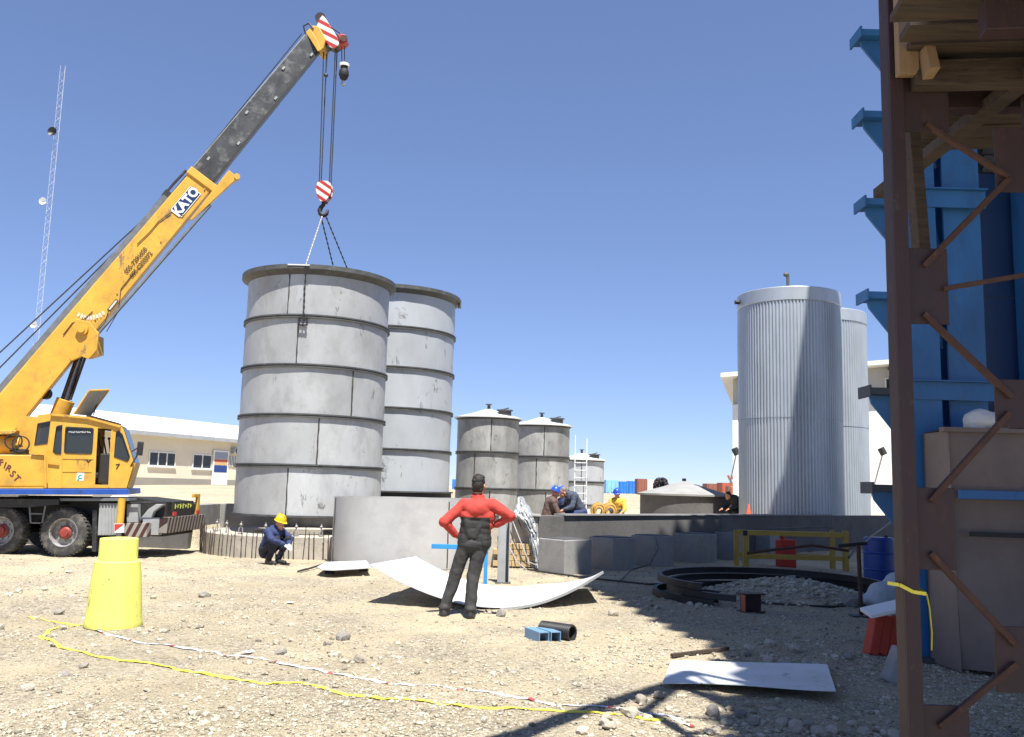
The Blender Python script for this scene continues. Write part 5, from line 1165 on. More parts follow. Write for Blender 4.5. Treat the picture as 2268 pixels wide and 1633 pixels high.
# hollow clay bricks leaning together with a board on top
c = G(1948, 1452); bk = 0
st_ = [(-.10, 0, 'leftmost leaning red hollow brick beside the scaffold post'), (.0, .02, 'middle leaning red hollow brick beside the scaffold post'), (.10, .03, 'rightmost leaning red hollow brick beside the scaffold post')]
for (dx, dy, lab) in st_:
    t = thing('hollow_brick', lab, 'brick', c+Vector((dx, dy, 0)), 'red hollow bricks leaning by the post')
    F = Matrix.Translation(c+Vector((dx, dy, .0))) @ Matrix.Rotation(R(18), 4, 'Y') @ Matrix.Rotation(R(-14), 4, 'X')
    mb = MB(F); mb.box(-.045, .045, -.09, .09, 0, .40); br = mb.build('brick_body', M_brick, t, bevel=.004)
    for q in range(4):
        mb = MB(F); x = -.036+q*.02; mb.box(x, x+.011, -.097, -.0905, .01, .39); mb.build('brick_rib', M_brick, br)
mb = MB(Matrix.Translation(c+Vector((.12, .05, .47))) @ Matrix.Rotation(R(-14), 4, 'Y') @ Matrix.Rotation(R(8), 4, 'X')); mb.box(-.24, .22, -.14, .14, -.02, .02); tag(mb.build('foam_board', M_white, bevel=.006), 'white board lying on the leaning red bricks', 'board')
c = G(1962, 1508); mb = MB(Matrix.Translation(c+Vector((.05, 0, .0))) @ Matrix.Rotation(R(22), 4, 'Y')); mb.box(-.07, .03, -.1, .1, -.02, .30); tag(mb.build('broken_slab', M_conc, bevel=.02), 'broken pale concrete slab leaning on the scaffold post', 'slab')
# upright steel channel column and blue tube bench near the pier
c = G(1114, 1291); cc_ = thing('steel_column', 'short upright grey steel channel column right of the standing man', 'column', (c.x, c.y, 0))
zt4 = D(1110, 1132, c.y).z
mb = MB(); mb.box(c.x-.1, c.x+.1, c.y+.09, c.y+.105, -.02, zt4); mb.box(c.x-.1, c.x-.085, c.y-.06, c.y+.089, -.02, zt4); mb.box(c.x+.085, c.x+.1, c.y-.06, c.y+.089, -.02, zt4); mb.box(c.x-.085, c.x+.03, c.y-.055, c.y-.05, -.02, zt4)
mb.build('channel_section', M_grey, cc_, bevel=.003); mb = MB(); mb.box(c.x-.13, c.x+.13, c.y-.09, c.y+.13, -.02, .012); mb.build('foot_plate', M_flange, cc_)
bb = thing('blue_bench', 'bright blue steel tube trestle behind the standing man', 'trestle', (D(1020, 1260, 15.2).x, 15.2, 0)); M_bb = mat('bright_blue', srgb('#2f86c4'), .45, 0, .08, 5)
a_ = D(956, 1210, 15.2); b_ = D(1085, 1210, 15.2); mb = MB(); mb.beam((a_.x, 15.2, a_.z), (b_.x, 15.2, a_.z), .07, .075); mb.build('top_tube', M_bb, bb, bevel=.004)
for x in (b_.x-.06,):
    mb = MB(); mb.beam((x, 15.22, 0), (x, 15.22, a_.z-.038), .06, .05); mb.build('leg', M_bb, bb)
# silver foil draped over the pier
fo = thing('foil_wrap', 'crumpled silver foil sheeting hanging over the plastered pier', 'foil', (.25, 18.6, 0))
mb = MB(); nU, nV = 26, 34; vs = []; pk = [D(1153, 1100, 18.9), D(1165, 1145, 18.55), D(1180, 1180, 18.5), D(1190, 1262, 18.35)]
def pth(f):
    f *= 3; i = min(2, int(f)); return pk[i].lerp(pk[i+1], f-i)
for j in range(nV+1):
    v = j/nV; q = pth(v); wd_ = (.06+.26*min(1, v*4)) if v < .35 else .30-.20*((v-.35)/.65)
    for i in range(nU+1):
        u = i/nU-.5; n3 = noise.noise(Vector((u*9, v*9, 1))); n4 = noise.noise(Vector((u*20, v*14, 4)))
        vs.append((q.x+u*wd_*(1.3 if u < 0 and v < .4 else 1)+.03*n4, q.y-.12*math.cos(u*3)+.09*n3+.04*n4, q.z+.03*n3))
fs = [(j*(nU+1)+i, j*(nU+1)+i+1, (j+1)*(nU+1)+i+1, (j+1)*(nU+1)+i) for j in range(nV) for i in range(nU)]
mb.add(vs, fs); mb.build('foil_sheet', M_foil, fo, fixn=False)
for k in range(5):
    x = .1+.12*k; mb = MB(); mb.path([(x-.25, 18.55, .95), (x-.1, 18.4, .5+.05*k), (x+.1, 18.2, .15), (x+.3+.1*k, 17.9, .02)], .012, 5); mb.build('loose_strand', M_black if k % 2 else M_foil, fo)
mb = MB(); mb.path([(.35, 18.0, .03), (.9, 17.2, .03), (1.6, 16.4, .03), (2.4, 15.6, .04), (3.0, 15.9, .03), (3.4, 16.6, .03)], .018, 6); tag(mb.build('welding_cable', M_black), 'black welding cable snaking over the shaded gravel by the blocks', 'cable')
mb = MB(); mb.path([D(1452, 1190, 19.0), D(1458, 1215, 18.4), D(1440, 1250, 17.9), D(1400, 1262, 17.5), G(1370, 1290)], .016, 6); tag(mb.build('welding_cable', M_black), 'black cable hanging down over the third foundation block', 'cable')
mb = MB(); mb.beam(G(1488, 1452, .03), G(1612, 1436, .03), .04, .03); tag(mb.build('timber_lath', M_wood), 'thin timber lath lying on the sunlit gravel above the flat sheet', 'lath')
# yellow hose coils on the terrace behind the wall
for k, (px, lab) in enumerate(((1327, 'left coil of yellow hose on the terrace behind the wall'), (1352, 'right coil of yellow hose on the terrace, beside the blue helmeted worker'))):
    q = D(px, 1130, 24.5); gh = gz(q.x, 24.5)+.22; t = thing('hose_coil', lab, 'hose', (q.x, 24.5, gh), 'yellow hose coils')
    for s in range(6):
        mb = MB(Matrix.Translation((q.x+.02*math.sin(s*2), 24.5+.05*s, gh+.2+.03*(s % 2))) @ Matrix.Rotation(R(90), 4, 'X')); a_ = np.linspace(0, 2*math.pi, 25)
        mb.path([((.10+.035*(s % 3))*math.cos(x), (.13+.035*(s % 3))*math.sin(x), 0) for x in a_], .032, 6); mb.build('hose_loop', mat('yellow_hose', srgb('#b8944e'), .7, 0, .3, 9, srgb('#7a5c34'), .4, 14), t, smooth=60)

# ------------------------------------------------------------------ lifting gear on the tank
sg = thing('lifting_sling', 'chain sling running from the crane hook to the hanging tank', 'chain sling', (T1[0], T1[1], TOP1))
hkp = D(714, 478, yh)
def chain(mb, p, q, r=.018, step=.07):
    p = Vector(p); q = Vector(q); n = max(4, int((q-p).length/step)); mb.path([p.lerp(q, i/n) for i in range(n+1)], [r*(1.25 if i % 2 else .6) for i in range(n+1)], 6)
fr_ = D(677, 600, T1[1]-R1-.13); rimz = TOP1+.03
pF = Vector((fr_.x, T1[1]-math.sqrt((R1+.14)**2-(fr_.x-T1[0])**2), rimz))
mb = MB(); chain(mb, hkp, pF); mb.build('chain_leg', M_rim, sg)
for s in (-.06, .06):
    mb = MB(); chain(mb, hkp+Vector((.02+s, 0, 0)), (T1[0]+.45+s*4, T1[1]+R1*.95, TOP1), .018); mb.build('chain_leg', M_rope, sg)
lw = Vector((pF.x, T1[1]-math.sqrt((R1+.02)**2-(pF.x-T1[0])**2)-.05, TOP1-1.22)); mb = MB(); chain(mb, pF, lw); mb.build('chain_leg', M_black, sg)
mb = MB()
for s in (-1, 1): mb.beam(lw+Vector((s*.07, -.02, .06)), lw+Vector((s*.09, -.02, -.1)), .03, .03)
mb.beam(lw+Vector((-.1, -.02, .06)), lw+Vector((.1, -.02, .06)), .03, .03); mb.beam(lw+Vector((-.1, -.02, -.1)), lw+Vector((.1, -.02, -.1)), .03, .03); mb.beam(lw+Vector((0, -.02, .06)), lw+Vector((0, -.02, -.13)), .025, .025); mb.build('plate_clamp', M_black, sg)
mb = MB(); mb.beam((T1[0]-.35, T1[1]-R1-.06, TOP1+.03), (T1[0]+.15, T1[1]-R1-.1, TOP1+.02), .16, .03); mb.build('rim_pad', M_sheet, t1)

# ------------------------------------------------------------------ people
def V(*a): return Vector(a)
def fingers(base, dirn, side, palm_n, L=.085, curl=.5):
    # four unequal bent fingers and a thumb leaving the side of the palm
    out_ = []; dirn = dirn.normalized(); side = side.normalized(); palm_n = palm_n.normalized()
    for k, f in enumerate((.88, 1.0, .95, .75)):
        r0 = base+side*((k-1.5)*.021); p1_ = r0+(dirn+palm_n*curl*.3)*(L*f*.5); p2_ = p1_+(dirn*.8+palm_n*curl).normalized()*(L*f*.5); out_ += [('c', r0, p1_, .0095, .009), ('c', p1_, p2_, .009, .007)]
    t0 = base-dirn*.05-side*.036; t1_ = t0+(dirn*.6-side*.7+palm_n*.3).normalized()*.04; t2_ = t1_+(dirn*.9-side*.2+palm_n*.3).normalized()*.032
    return out_+[('c', t0, t1_, .012, .010), ('c', t1_, t2_, .010, .008)]
def hand(wrist, dirn, side, palm_n, curl=.5):
    dirn = dirn.normalized(); palm = wrist+dirn*.05; fw = side.normalized()
    pr_ = [('c', wrist, palm, .026, .03), ('c', palm-fw*.024, palm+fw*.024, .02, .02), ('c', palm+dirn*.035-fw*.026, palm+dirn*.035+fw*.026, .015, .014)]
    return pr_+fingers(palm+dirn*.042, dirn, side, palm_n, .08, curl)
def head_prims(c, fwd, up=V(0, 0, 1)):
    fwd = fwd.normalized(); rt = fwd.cross(up).normalized(); Mh = Matrix((rt, fwd, up)).transposed()
    P = lambda x, y, z: c+Mh @ V(x, y, z)
    return [('e', P(0, -.012, .03), (.075, .095, .095), Mh), ('e', P(0, .02, -.045), (.058, .072, .075), Mh), ('e', P(0, .075, -.095), (.028, .024, .022), Mh),
            ('c', P(0, .092, .01), P(0, .11, -.03), .01, .015), ('e', P(0, .082, -.062), (.026, .014, .009), Mh), ('e', P(-.032, .076, .008), (.013, .01, .009), Mh), ('e', P(.032, .076, .008), (.013, .01, .009), Mh),
            ('e', P(-.08, -.01, -.02), (.012, .022, .034), Mh), ('e', P(.08, -.01, -.02), (.012, .022, .034), Mh)], Mh, P

# --- standing man seen from behind, hands on hips
fx0 = G(1045, 1354); base = Vector((G(1053, 1354).x, 11.5, 0)); gzm = gz(base.x, base.y)
MN = thing('person', 'standing man seen from behind in a red and black jacket, hands on hips', 'person', (base.x, base.y, gzm))
def m3(x, y, z): return Vector((base.x+x, base.y+y, gzm+z))
hip = m3(-.05, .0, .93); neck = m3(.0, .03, 1.46); hd = m3(.01, .05, 1.64)
shL, shR = m3(-.185, .01, 1.40), m3(.195, .01, 1.41); elL, elR = m3(-.405, -.08, 1.17), m3(.425, -.07, 1.26); wrL, wrR = m3(-.245, .03, .985), m3(.225, .04, 1.13)
ftL, ftR = m3(-.375, -.03, .05), m3(-.045, -.09, .05); knL, knR = m3(-.25, .02, .5), m3(-.03, .0, .5); hpL, hpR = m3(-.145, .0, .88), m3(.05, .0, .88)
hp_, Mh, Ph = head_prims(hd, V(.28, 1, -.05))
body = hp_+[('c', neck, hd-V(0, .01, .06), .06, .055), ('c', neck-V(0, 0, .1), neck, .09, .06), ('c', hip, neck-V(0, 0, .15), .08, .08), ('c', shL, elL, .045, .036), ('c', elL, wrL, .036, .026), ('c', shR, elR, .045, .036), ('c', elR, wrR, .036, .026), ('c', neck-V(0, 0, .08), shL, .05, .05), ('c', neck-V(0, 0, .08), shR, .05, .05),
       ('c', hpL, knL, .07, .05), ('c', knL, ftL, .05, .035), ('c', hpR, knR, .07, .05), ('c', knR, ftR, .05, .035)]
body += hand(wrL, V(.75, .25, -.35), V(0, -.7, -.7), V(.3, .5, -.2), .5)+hand(wrR, V(-.75, .3, -.15), V(0, -.7, -.7), V(-.3, .5, 0), .5)
organic('body', body, .0075, M_skin, MN, 2)
# hair
hr = [('e', Ph(0, -.03, .052), (.083, .094, .088), Mh), ('e', Ph(0, -.062, .0), (.078, .062, .085), Mh), ('e', Ph(.0, .03, .1), (.066, .06, .035), Mh), ('c', Ph(-.04, -.06, -.06), Ph(.04, -.06, -.06), .036, .036)]
rh = random.Random(2)
for k in range(40):
    a_ = rh.uniform(0, 6.28); e_ = rh.uniform(-.3, 1.4); p_ = Ph(.078*math.cos(a_)*math.cos(e_), -.035+.09*math.sin(a_)*math.cos(e_), .05+.085*math.sin(e_))
    if p_.y-hd.y < .09: hr.append(('e', p_, (.011, .011, .010)))
organic('hair', hr, .005, M_hair, MN, 2)
# jacket: red yoke and sleeves, black lower body
T_ = lambda *a: m3(*a)
jk_ = [('c', neck-V(0, .01, .03), neck+V(0, 0, .025), .082, .07), ('c', T_(-.13, 0, 1.37), T_(.14, 0, 1.38), .10, .10), ('c', T_(-.11, 0, 1.25), T_(.115, 0, 1.25), .112, .112), ('e', T_(.0, -.01, 1.33), (.195, .125, .13)),
       ('c', shL+V(.01, 0, -.01), elL, .082, .064), ('c', elL, wrL+(elL-wrL)*.16, .062, .046), ('c', shR+V(-.01, 0, -.01), elR, .082, .064), ('c', elR, wrR+(elR-wrR)*.16, .062, .046), ('e', elL, (.066, .066, .066)), ('e', elR, (.066, .066, .066)),
       ('c', T_(-.105, 0, 1.15), T_(.095, 0, 1.15), .108, .108), ('c', T_(-.115, 0, 1.05), T_(.075, 0, 1.05), .108, .108), ('c', T_(-.125, -.005, .975), T_(.08, -.005, .975), .112, .112), ('c', T_(-.13, -.01, .93), T_(.085, -.01, .93), .108, .108), ('c', T_(.03, -.03, 1.05), T_(.12, -.03, .92), .05, .06), ('c', T_(-.12, -.06, 1.18), T_(-.08, -.07, 1.0), .06, .06), ('c', T_(.11, -.06, 1.3), T_(-.02, -.10, .98), .035, .03), ('c', neck+V(-.05, -.01, .03), neck+V(.05, -.01, .03), .045, .045)]
rj = organic('jacket', jk_, .0085, M_redcloth, MN, 6, (.034, .16)); rj.data.materials.append(M_blackcloth)
for pg in rj.data.polygons:                  # black lower body, red yoke and sleeves
    c_ = pg.center; xw = c_.x
    armL = c_.x < -.235+(c_.z-1.0)*.0 or (c_.x < -.19 and c_.z > 1.2); armR = c_.x > .20
    if c_.z < 1.238 and -.235 < c_.x < .205 and not (c_.x > .165 and c_.z > 1.06 and c_.y < -.02): pg.material_index = 1
tro = [('c', T_(-.13, 0, .90), T_(.05, 0, .90), .12, .12), ('c', hpL, knL, .10, .08), ('c', knL, ftL+V(0, .01, .05), .08, .068), ('c', hpR, knR, .10, .08), ('c', knR, ftR+V(0, .01, .05), .085, .075), ('e', ftL+V(0, 0, .07), (.075, .085, .05)), ('e', ftR+V(0, 0, .07), (.075, .09, .05))]
organic('trousers', tro, .012, M_greycloth, MN, 6, (.034, .15))
for f_, tw in ((ftL, -.25), (ftR, .2)):
    organic('shoe', [('c', f_+V(0, -.04, -.01), f_+V(tw*.15, .17, -.02), .045, .038), ('c', f_+V(0, -.05, -.025), f_+V(tw*.15, .19, -.028), .03, .03), ('e', f_+V(0, -.02, .02), (.045, .06, .05))], .01, M_shoe, MN, 2)
mb = MB(); mb.tube(Ph(.07, .1, .01), Ph(.082, -.02, .005), .004, None, 6); mb.build('glasses_arm', M_black, MN)

# --- crouching worker with a yellow helmet
cb = G(602, 1250); cz = gz(cb.x, cb.y)
CW = thing('person', 'crouching worker in navy overalls and yellow helmet beside the rebar foundation', 'person', (cb.x, cb.y, cz))
ca = R(-32); cu_, cv_ = V(math.cos(ca), math.sin(ca), 0), V(-math.sin(ca), math.cos(ca), 0)     # facing right and a little to the camera
def q3(f, s, z): return V(cb.x, cb.y, cz)+cu_*f+cv_*s+V(0, 0, z)
pel = q3(-.17, 0, .26); chest = q3(.02, 0, .60); nk = q3(.09, 0, .69); hd2 = q3(.16, 0, .80)
hpz, Mh, Ph = head_prims(hd2, cu_+V(0, 0, -.35), (V(0, 0, 1)+cu_*.35).normalized())
legs = []; hands_ = []
for s in (-1, 1):
    kn = q3(.24, s*.15, .50); an = q3(.03, s*.13, .09); legs += [('c', q3(-.14, s*.09, .27), kn, .095, .075), ('c', kn, an, .075, .055)]
    wr = q3(.36, s*.06, .40); el = q3(.21, s*.24, .50); hands_.append((q3(.03, s*.17, .62), el, wr, s, an))
bd = hpz+[('c', nk, hd2-V(0, 0, .05), .055, .05), ('c', pel, chest, .11, .12), ('c', chest, nk, .1, .06)]
for (sh_, el, wr, s, an) in hands_: bd += [('c', chest, sh_, .07, .06), ('c', sh_, el, .045, .036), ('c', el, wr, .036, .026)]
for s in (-1, 1): bd += [('c', q3(-.14, s*.09, .27), q3(.24, s*.15, .5), .06, .05), ('c', q3(.24, s*.15, .5), q3(.03, s*.13, .09), .05, .035), ('c', pel, q3(-.14, s*.09, .27), .08, .06)]
organic('body', bd, .009, M_skin, CW, 2)
jk = [('c', pel+V(0, 0, .05), chest, .15, .165), ('e', q3(-.02, 0, .5), (.17, .19, .2)), ('c', chest, nk, .15, .085)]
for (sh_, el, wr, s, an) in hands_: jk += [('c', chest, sh_, .11, .095), ('c', sh_, el, .082, .066), ('c', el, wr-(wr-el)*.05, .064, .05)]
organic('jacket', jk, .012, M_navy, CW, 3, (.03, .07))
organic('trousers', [('c', pel+V(0, 0, -.02), pel+V(0, 0, .05), .15, .15)]+legs, .012, mat('dark_navy_cloth', srgb('#191c2c'), .8, 0, .15, 9), CW, 3, (.03, .08))
for (sh_, el, wr, s, an) in hands_:
    organic('glove', hand(wr, cu_*.8+V(0, 0, -.5)-cv_*s*.3, cv_*s, V(0, 0, -1), .7)+[('c', wr-(wr-el).normalized()*.03, wr, .036, .036)], .006, M_glove, CW, 1)
    organic('boot', [('c', an+V(0, 0, -.03)-cu_*.03, an+cu_*.18+V(0, 0, -.045), .045, .042), ('c', an, an+V(0, 0, .06), .055, .055)], .01, M_shoe, CW, 2)
def helmet(parent, P, Mh, m, rr=1.0):
    F = Matrix.Translation(P(0, -.01, .055)) @ Mh.to_4x4(); mb = MB(F)
    mb.lathe([(.108*rr, -.005), (.106*rr, .03), (.094*rr, .07), (.066*rr, .103), (.03*rr, .118), (0, .121)], 28); mb.lathe([(.104*rr, -.005), (.122*rr, -.012), (.122*rr, -.006), (.106*rr, .004)], 28)
    mb.prism([(-.07, .09), (-.05, .15), (0, .168), (.05, .15), (.07, .09)], lambda u, v, ww: (u*rr, v*rr, ww), -.014, -.006); mb.box(-.012, .012, -.09, .09, .105, .118)
    mb.build('helmet', m, parent, smooth=35)
helmet(CW, Ph, Mh, M_helmet_y)

# --- workers on the terrace behind the wall
def terrace_worker(label, x, y, z0, pose, top_m, leg_m, head_m, hat, face):
    t = thing('person', label, 'person', (x, y, z0), 'workers on the terrace'); f = V(math.cos(R(face)), math.sin(R(face)), 0); s_ = V(-f.y, f.x, 0)
    def w3(a, b, c): return V(x, y, z0)+f*a+s_*b+V(0, 0, c)
    if pose == 'bend': pel, ch, nk, hc, lift = w3(-.12, 0, .45), w3(.14, 0, .80), w3(.24, 0, .88), w3(.37, 0, .92), 0
    elif pose == 'kneel': pel, ch, nk, hc, lift = w3(-.08, 0, .30), w3(.02, 0, .66), w3(.06, 0, .77), w3(.10, 0, .90), 0
    else: pel, ch, nk, hc, lift = w3(0, 0, .92), w3(0, 0, 1.30), w3(.02, 0, 1.45), w3(.04, 0, 1.62), 0
    hz_, Mh, Ph = head_prims(hc, f+V(0, 0, -.4 if pose != 'stand' else -.1), (V(0, 0, 1)+f*(.4 if pose != 'stand' else .1)).normalized())
    bd = hz_+[('c', nk, hc-V(0, 0, .05), .055, .05), ('c', pel, ch, .11, .12), ('c', ch, nk, .1, .06)]; tp = [('c', pel, ch, .155, .175), ('c', ch, nk, .15, .085)]; lg = [('c', pel-s_*.05, pel+s_*.05, .14, .14)]
    sh_ = []; hn = []
    for q in (-1, 1):
        sp_ = ch+s_*(q*.18)+V(0, 0, .03); el = sp_+f*.1+s_*(q*.07)-V(0, 0, .24); wr = el+f*.2-V(0, 0, .08)-s_*(q*.06)
        bd += [('c', ch, sp_, .07, .06), ('c', sp_, el, .045, .036), ('c', el, wr, .036, .026)]; tp += [('c', ch, sp_, .11, .09), ('c', sp_, el, .08, .064), ('c', el, wr-(wr-el)*.1, .062, .046)]; bd += hand(wr, f-V(0, 0, .4), s_*q, V(0, 0, -1), .6)
        h0_ = pel+s_*(q*.09)
        if pose == 'stand': kn, an = w3(.02, q*.1, .48), w3(0, q*.11, .08)
        else: kn, an = w3(.26, q*.17, .40), w3(.02, q*.14, .08)
        lg += [('c', h0_, kn, .1, .075), ('c', kn, an, .075, .06)]; bd += [('c', h0_, kn, .06, .05), ('c', kn, an, .05, .035)]; sh_.append(an)
    organic('body', bd, .012, M_skin, t, 1); organic('jacket', tp, .018, top_m, t, 3, (.03, .08)); organic('trousers', lg, .018, leg_m, t, 3, (.03, .08))
    for an in sh_: organic('boot', [('c', an-V(0, 0, .03), an+f*.17-V(0, 0, .04), .045, .042)], .014, M_shoe, t, 1)
    if hat: helmet(t, Ph, Mh, hat, 1.05)
    else: organic('hair', [('e', Ph(0, -.03, .055), (.083, .094, .085), Mh), ('e', Ph(0, -.06, 0), (.076, .06, .08), Mh)], .012, head_m, t, 1)
def TP(px, d): p = D(px, 1100, d); return p.x, d, gz(p.x, d)
terrace_worker('worker in brown clothes and blue helmet kneeling on the terrace left of the bending worker', *TP(1220, 21.6), 'kneel', M_brownc, M_brownc, M_hair, M_helmet_b, 10)
terrace_worker('grey haired worker in blue grey jacket bending over on the terrace', *TP(1278, 22.2), 'bend', M_bluegrey, M_navy, M_greyhair, None, 200)
terrace_worker('worker with blue helmet crouching low under the bending worker', *TP(1252, 22.9), 'kneel', M_navy, M_navy, M_hair, M_helmet_b, 215)
terrace_worker('worker in yellow vest and blue helmet crouching beside the yellow hose coils', *TP(1368, 27.0), 'kneel', mat('yellow_vest', srgb('#d9a93a'), .7, 0, .1, 9), M_navy, M_hair, M_helmet_b, 250)
terrace_worker('worker in dark clothes bending over between the reservoir and the corrugated tank', *TP(1634, 29.6), 'bend', M_blackcloth, M_blackcloth, M_hair, None, 200)
# orange gas hose bundle beside that worker
q = D(1650, 1130, 28.4); t = thing('orange_cone', 'small orange traffic cone at the foot of the corrugated tank', 'cone', (q.x-.1, 27.6, .6))
mb = MB(); mb.lathe([(.15, .63), (.025, 1.3), (0, 1.3)], 20, (q.x-.1, 27.6)); mb.build('cone_body', mat('orange_plastic', srgb('#d9634a'), .5, 0, .1, 5), t, smooth=30); mb = MB(); mb.box(q.x-.28, q.x+.08, 27.42, 27.78, .6, .63); mb.build('cone_base', M_black, t)

# ------------------------------------------------------------------ tape on the ground
def ground_ribbon(name, pts, w_, m, label, dots=None):
    P_ = [G(px, py) for px, py in pts]; Q = []
    for i in range(len(P_)-1):
        for k in range(8): Q.append(P_[i].lerp(P_[i+1], k/8))
    Q.append(P_[-1]); vs = []; n = len(Q)
    for i, p in enumerate(Q):
        d_ = (Q[min(i+1, n-1)]-Q[max(i-1, 0)]).normalized(); s_ = V(-d_.y, d_.x, 0); tw = noise.noise(Vector((i*.23, 3, w_*50))); ww = w_*(.55+.45*abs(math.cos(i*.31+tw*3)))
        j = .05*noise.noise(Vector((i*.17, 8, 1)))
        for s in (-.5, .5):
            q_ = p+s_*(ww*s+j); vs.append((q_.x, q_.y, gz(q_.x, q_.y)+.007+.014*noise.noise(Vector((i*.45, w_*90, 5)))+.012*abs(tw)*(s+.5)))
    mb = MB(); mb.add(vs, [(2*i, 2*i+1, 2*i+3, 2*i+2) for i in range(n-1)])
    mb.add([(x, y, z-.003) for x, y, z in vs], [(2*i, 2*i+2, 2*i+3, 2*i+1) for i in range(n-1)])
    return mb, Q
mb, _ = ground_ribbon('t', [(182, 1378), (150, 1382), (110, 1392), (94, 1405), (105, 1422), (160, 1440), (220, 1458), (290, 1470), (360, 1480), (450, 1495), (540, 1510), (620, 1516), (700, 1524), (760, 1540), (850, 1556), (960, 1562), (1070, 1570), (1200, 1578), (1300, 1584), (1400, 1594), (1470, 1600)], .046, M_tape, '')
tag(mb.build('barrier_tape', M_tape, fixn=False), 'long yellow barrier tape trailing over the ground from the yellow drum', 'tape')
mb, _ = ground_ribbon('t', [(60, 1366), (110, 1374), (182, 1379)], .035, M_tape, ''); tag(mb.build('barrier_tape', M_tape, fixn=False), 'short end of yellow tape left of the yellow drum', 'tape')
M_rwt = stripe_mat('red_white_tape', srgb('#b04a48'), (.70, .70, .72), .62, (1, -.3, 0), .10)
mb, _ = ground_ribbon('t', [(210, 1392), (300, 1424), (400, 1440), (480, 1446), (560, 1462), (660, 1478), (760, 1495), (850, 1512), (960, 1520), (1060, 1534), (1160, 1552), (1260, 1566), (1360, 1572), (1440, 1580), (1490, 1592), (1530, 1612)], .042, M_rwt, '')
tag(mb.build('barrier_tape', M_rwt, fixn=False), 'faded red and white barrier tape lying across the foreground gravel', 'tape')

# ------------------------------------------------------------------ stones
def rock_mesh(name, seed, sub=1, rough=.35):
    bm = bmesh.new(); bmesh.ops.create_icosphere(bm, subdivisions=sub, radius=1); r_ = random.Random(seed); o_ = Vector((r_.random()*50, r_.random()*50, r_.random()*50))
    sx, sy, sz = r_.uniform(.8, 1.25), r_.uniform(.7, 1.1), r_.uniform(.45, .8)
    for v in bm.verts:
        k = 1+rough*noise.noise(v.co*1.1+o_)+rough*.5*noise.noise(v.co*2.7+o_); v.co = Vector((v.co.x*sx*k, v.co.y*sy*k, v.co.z*sz*k))
    me = bpy.data.meshes.new(name); bm.to_mesh(me); bm.free(); return me
def stone_mat(name, c):
    m = mat(name, c, .9, 0, .25, 3, tuple(x*.6 for x in c), .4, 6, .12, .4, 18); t = m.node_tree; N = t.nodes; b = N['Principled BSDF']
    oi = N.new('ShaderNodeObjectInfo'); mr = N.new('ShaderNodeMapRange'); mr.inputs['To Min'].default_value = .6; mr.inputs['To Max'].default_value = 1.15; t.links.new(oi.outputs['Random'], mr.inputs[0])
    src = b.inputs['Base Color'].links[0].from_socket; mx = N.new('ShaderNodeMix'); mx.data_type = 'RGBA'; mx.blend_type = 'MULTIPLY'; mx.inputs['Factor'].default_value = 1
    cb_ = N.new('ShaderNodeCombineColor'); [t.links.new(mr.outputs[0], cb_.inputs[i]) for i in range(3)]; t.links.new(src, mx.inputs['A']); t.links.new(cb_.outputs[0], mx.inputs['B']); t.links.new(mx.outputs['Result'], b.inputs['Base Color']); return m
M_stone = stone_mat('pale_stone', (.44, .39, .31)); M_stone2 = stone_mat('grey_and_shaded_stone', (.32, .295, .26))  # darker colour for grey stones, and painted shade for stones lying in shadow
RK = [rock_mesh('stone', 40+k, 2, .4) for k in range(6)]; RK2 = [rock_mesh('stone', 60+k, 2, .4) for k in range(6)]
for m_ in RK: m_.materials.append(M_stone)
for m_ in RK2: m_.materials.append(M_stone2)
rs = random.Random(9)
def put_stone(x, y, s, label, group, dark=False, name='stone', sink=.25):
    o = mesh_obj(name, rs.choice(RK2 if dark else RK), None, (x, y, gz(x, y)+s*.5*(1-sink)-.02*s), (rs.uniform(-.4, .4), rs.uniform(-.4, .4), rs.uniform(0, 6.28)), (s*rs.uniform(.8, 1.2),)*3); return tag(o, label, 'stone', group)
big = [(760, 1418, 30, 'brown wedge shaped stone left of centre in the foreground', 1), (725, 1430, 18, 'round pale stone beside the brown wedge shaped stone', 0), (453, 1322, 20, 'dark stone on the sand right of the yellow drum', 1), (1085, 1356, 16, 'small flat stone beside the right foot of the standing man', 0), (1110, 1360, 22, 'flat dark stone fragment right of the standing man', 1),
       (1358, 1360, 20, 'tan stone near the shade edge behind the black pipe', 0), (1705, 1432, 34, 'pale squared rubble stone above the flat sheet', 0), (1660, 1440, 28, 'pale broken rubble stone at the shade edge, left of the squared one', 0), (1760, 1445, 30, 'pale rounded rubble stone right of the squared one', 0), (1630, 1455, 20, 'small rubble stone above the left end of the flat sheet', 0),
       (1420, 1560, 36, 'large pale stone left of the flat sheet', 0), (1395, 1592, 40, 'large rounded stone where the two tapes meet', 0), (1460, 1548, 28, 'grey stone touching the left end of the flat sheet', 1), (1580, 1585, 36, 'big grey stone just below the flat sheet', 1), (1640, 1590, 34, 'dark rounded stone below the middle of the flat sheet', 1), (1350, 1618, 40, 'pale boulder at the bottom edge left of the shade', 0),
       (1290, 1625, 32, 'pale stone at the bottom edge beside the tape', 0), (1745, 1272, 46, 'large pale boulder on the rubble inside the black rings', 0), (130, 1360, 26, 'low greenish dark stone left of the yellow drum', 1), (1470, 1300, 18, 'pale stone left of the black rings', 0), (1885, 1350, 44, 'dark round boulder at the foot of the thin stand', 1), (145, 1495, 22, 'dark stone on the gravel at the lower left', 1), (60, 1528, 30, 'pale stone at the far lower left', 0)]
for (px, py, sz, lab, dk) in big:
    p = G(px, py, .26 if px == 1745 else 0); put_stone(p.x, p.y, sz/2/FPX*p.y*1.05, lab, None, bool(dk), 'rock' if sz >= 30 else 'stone')
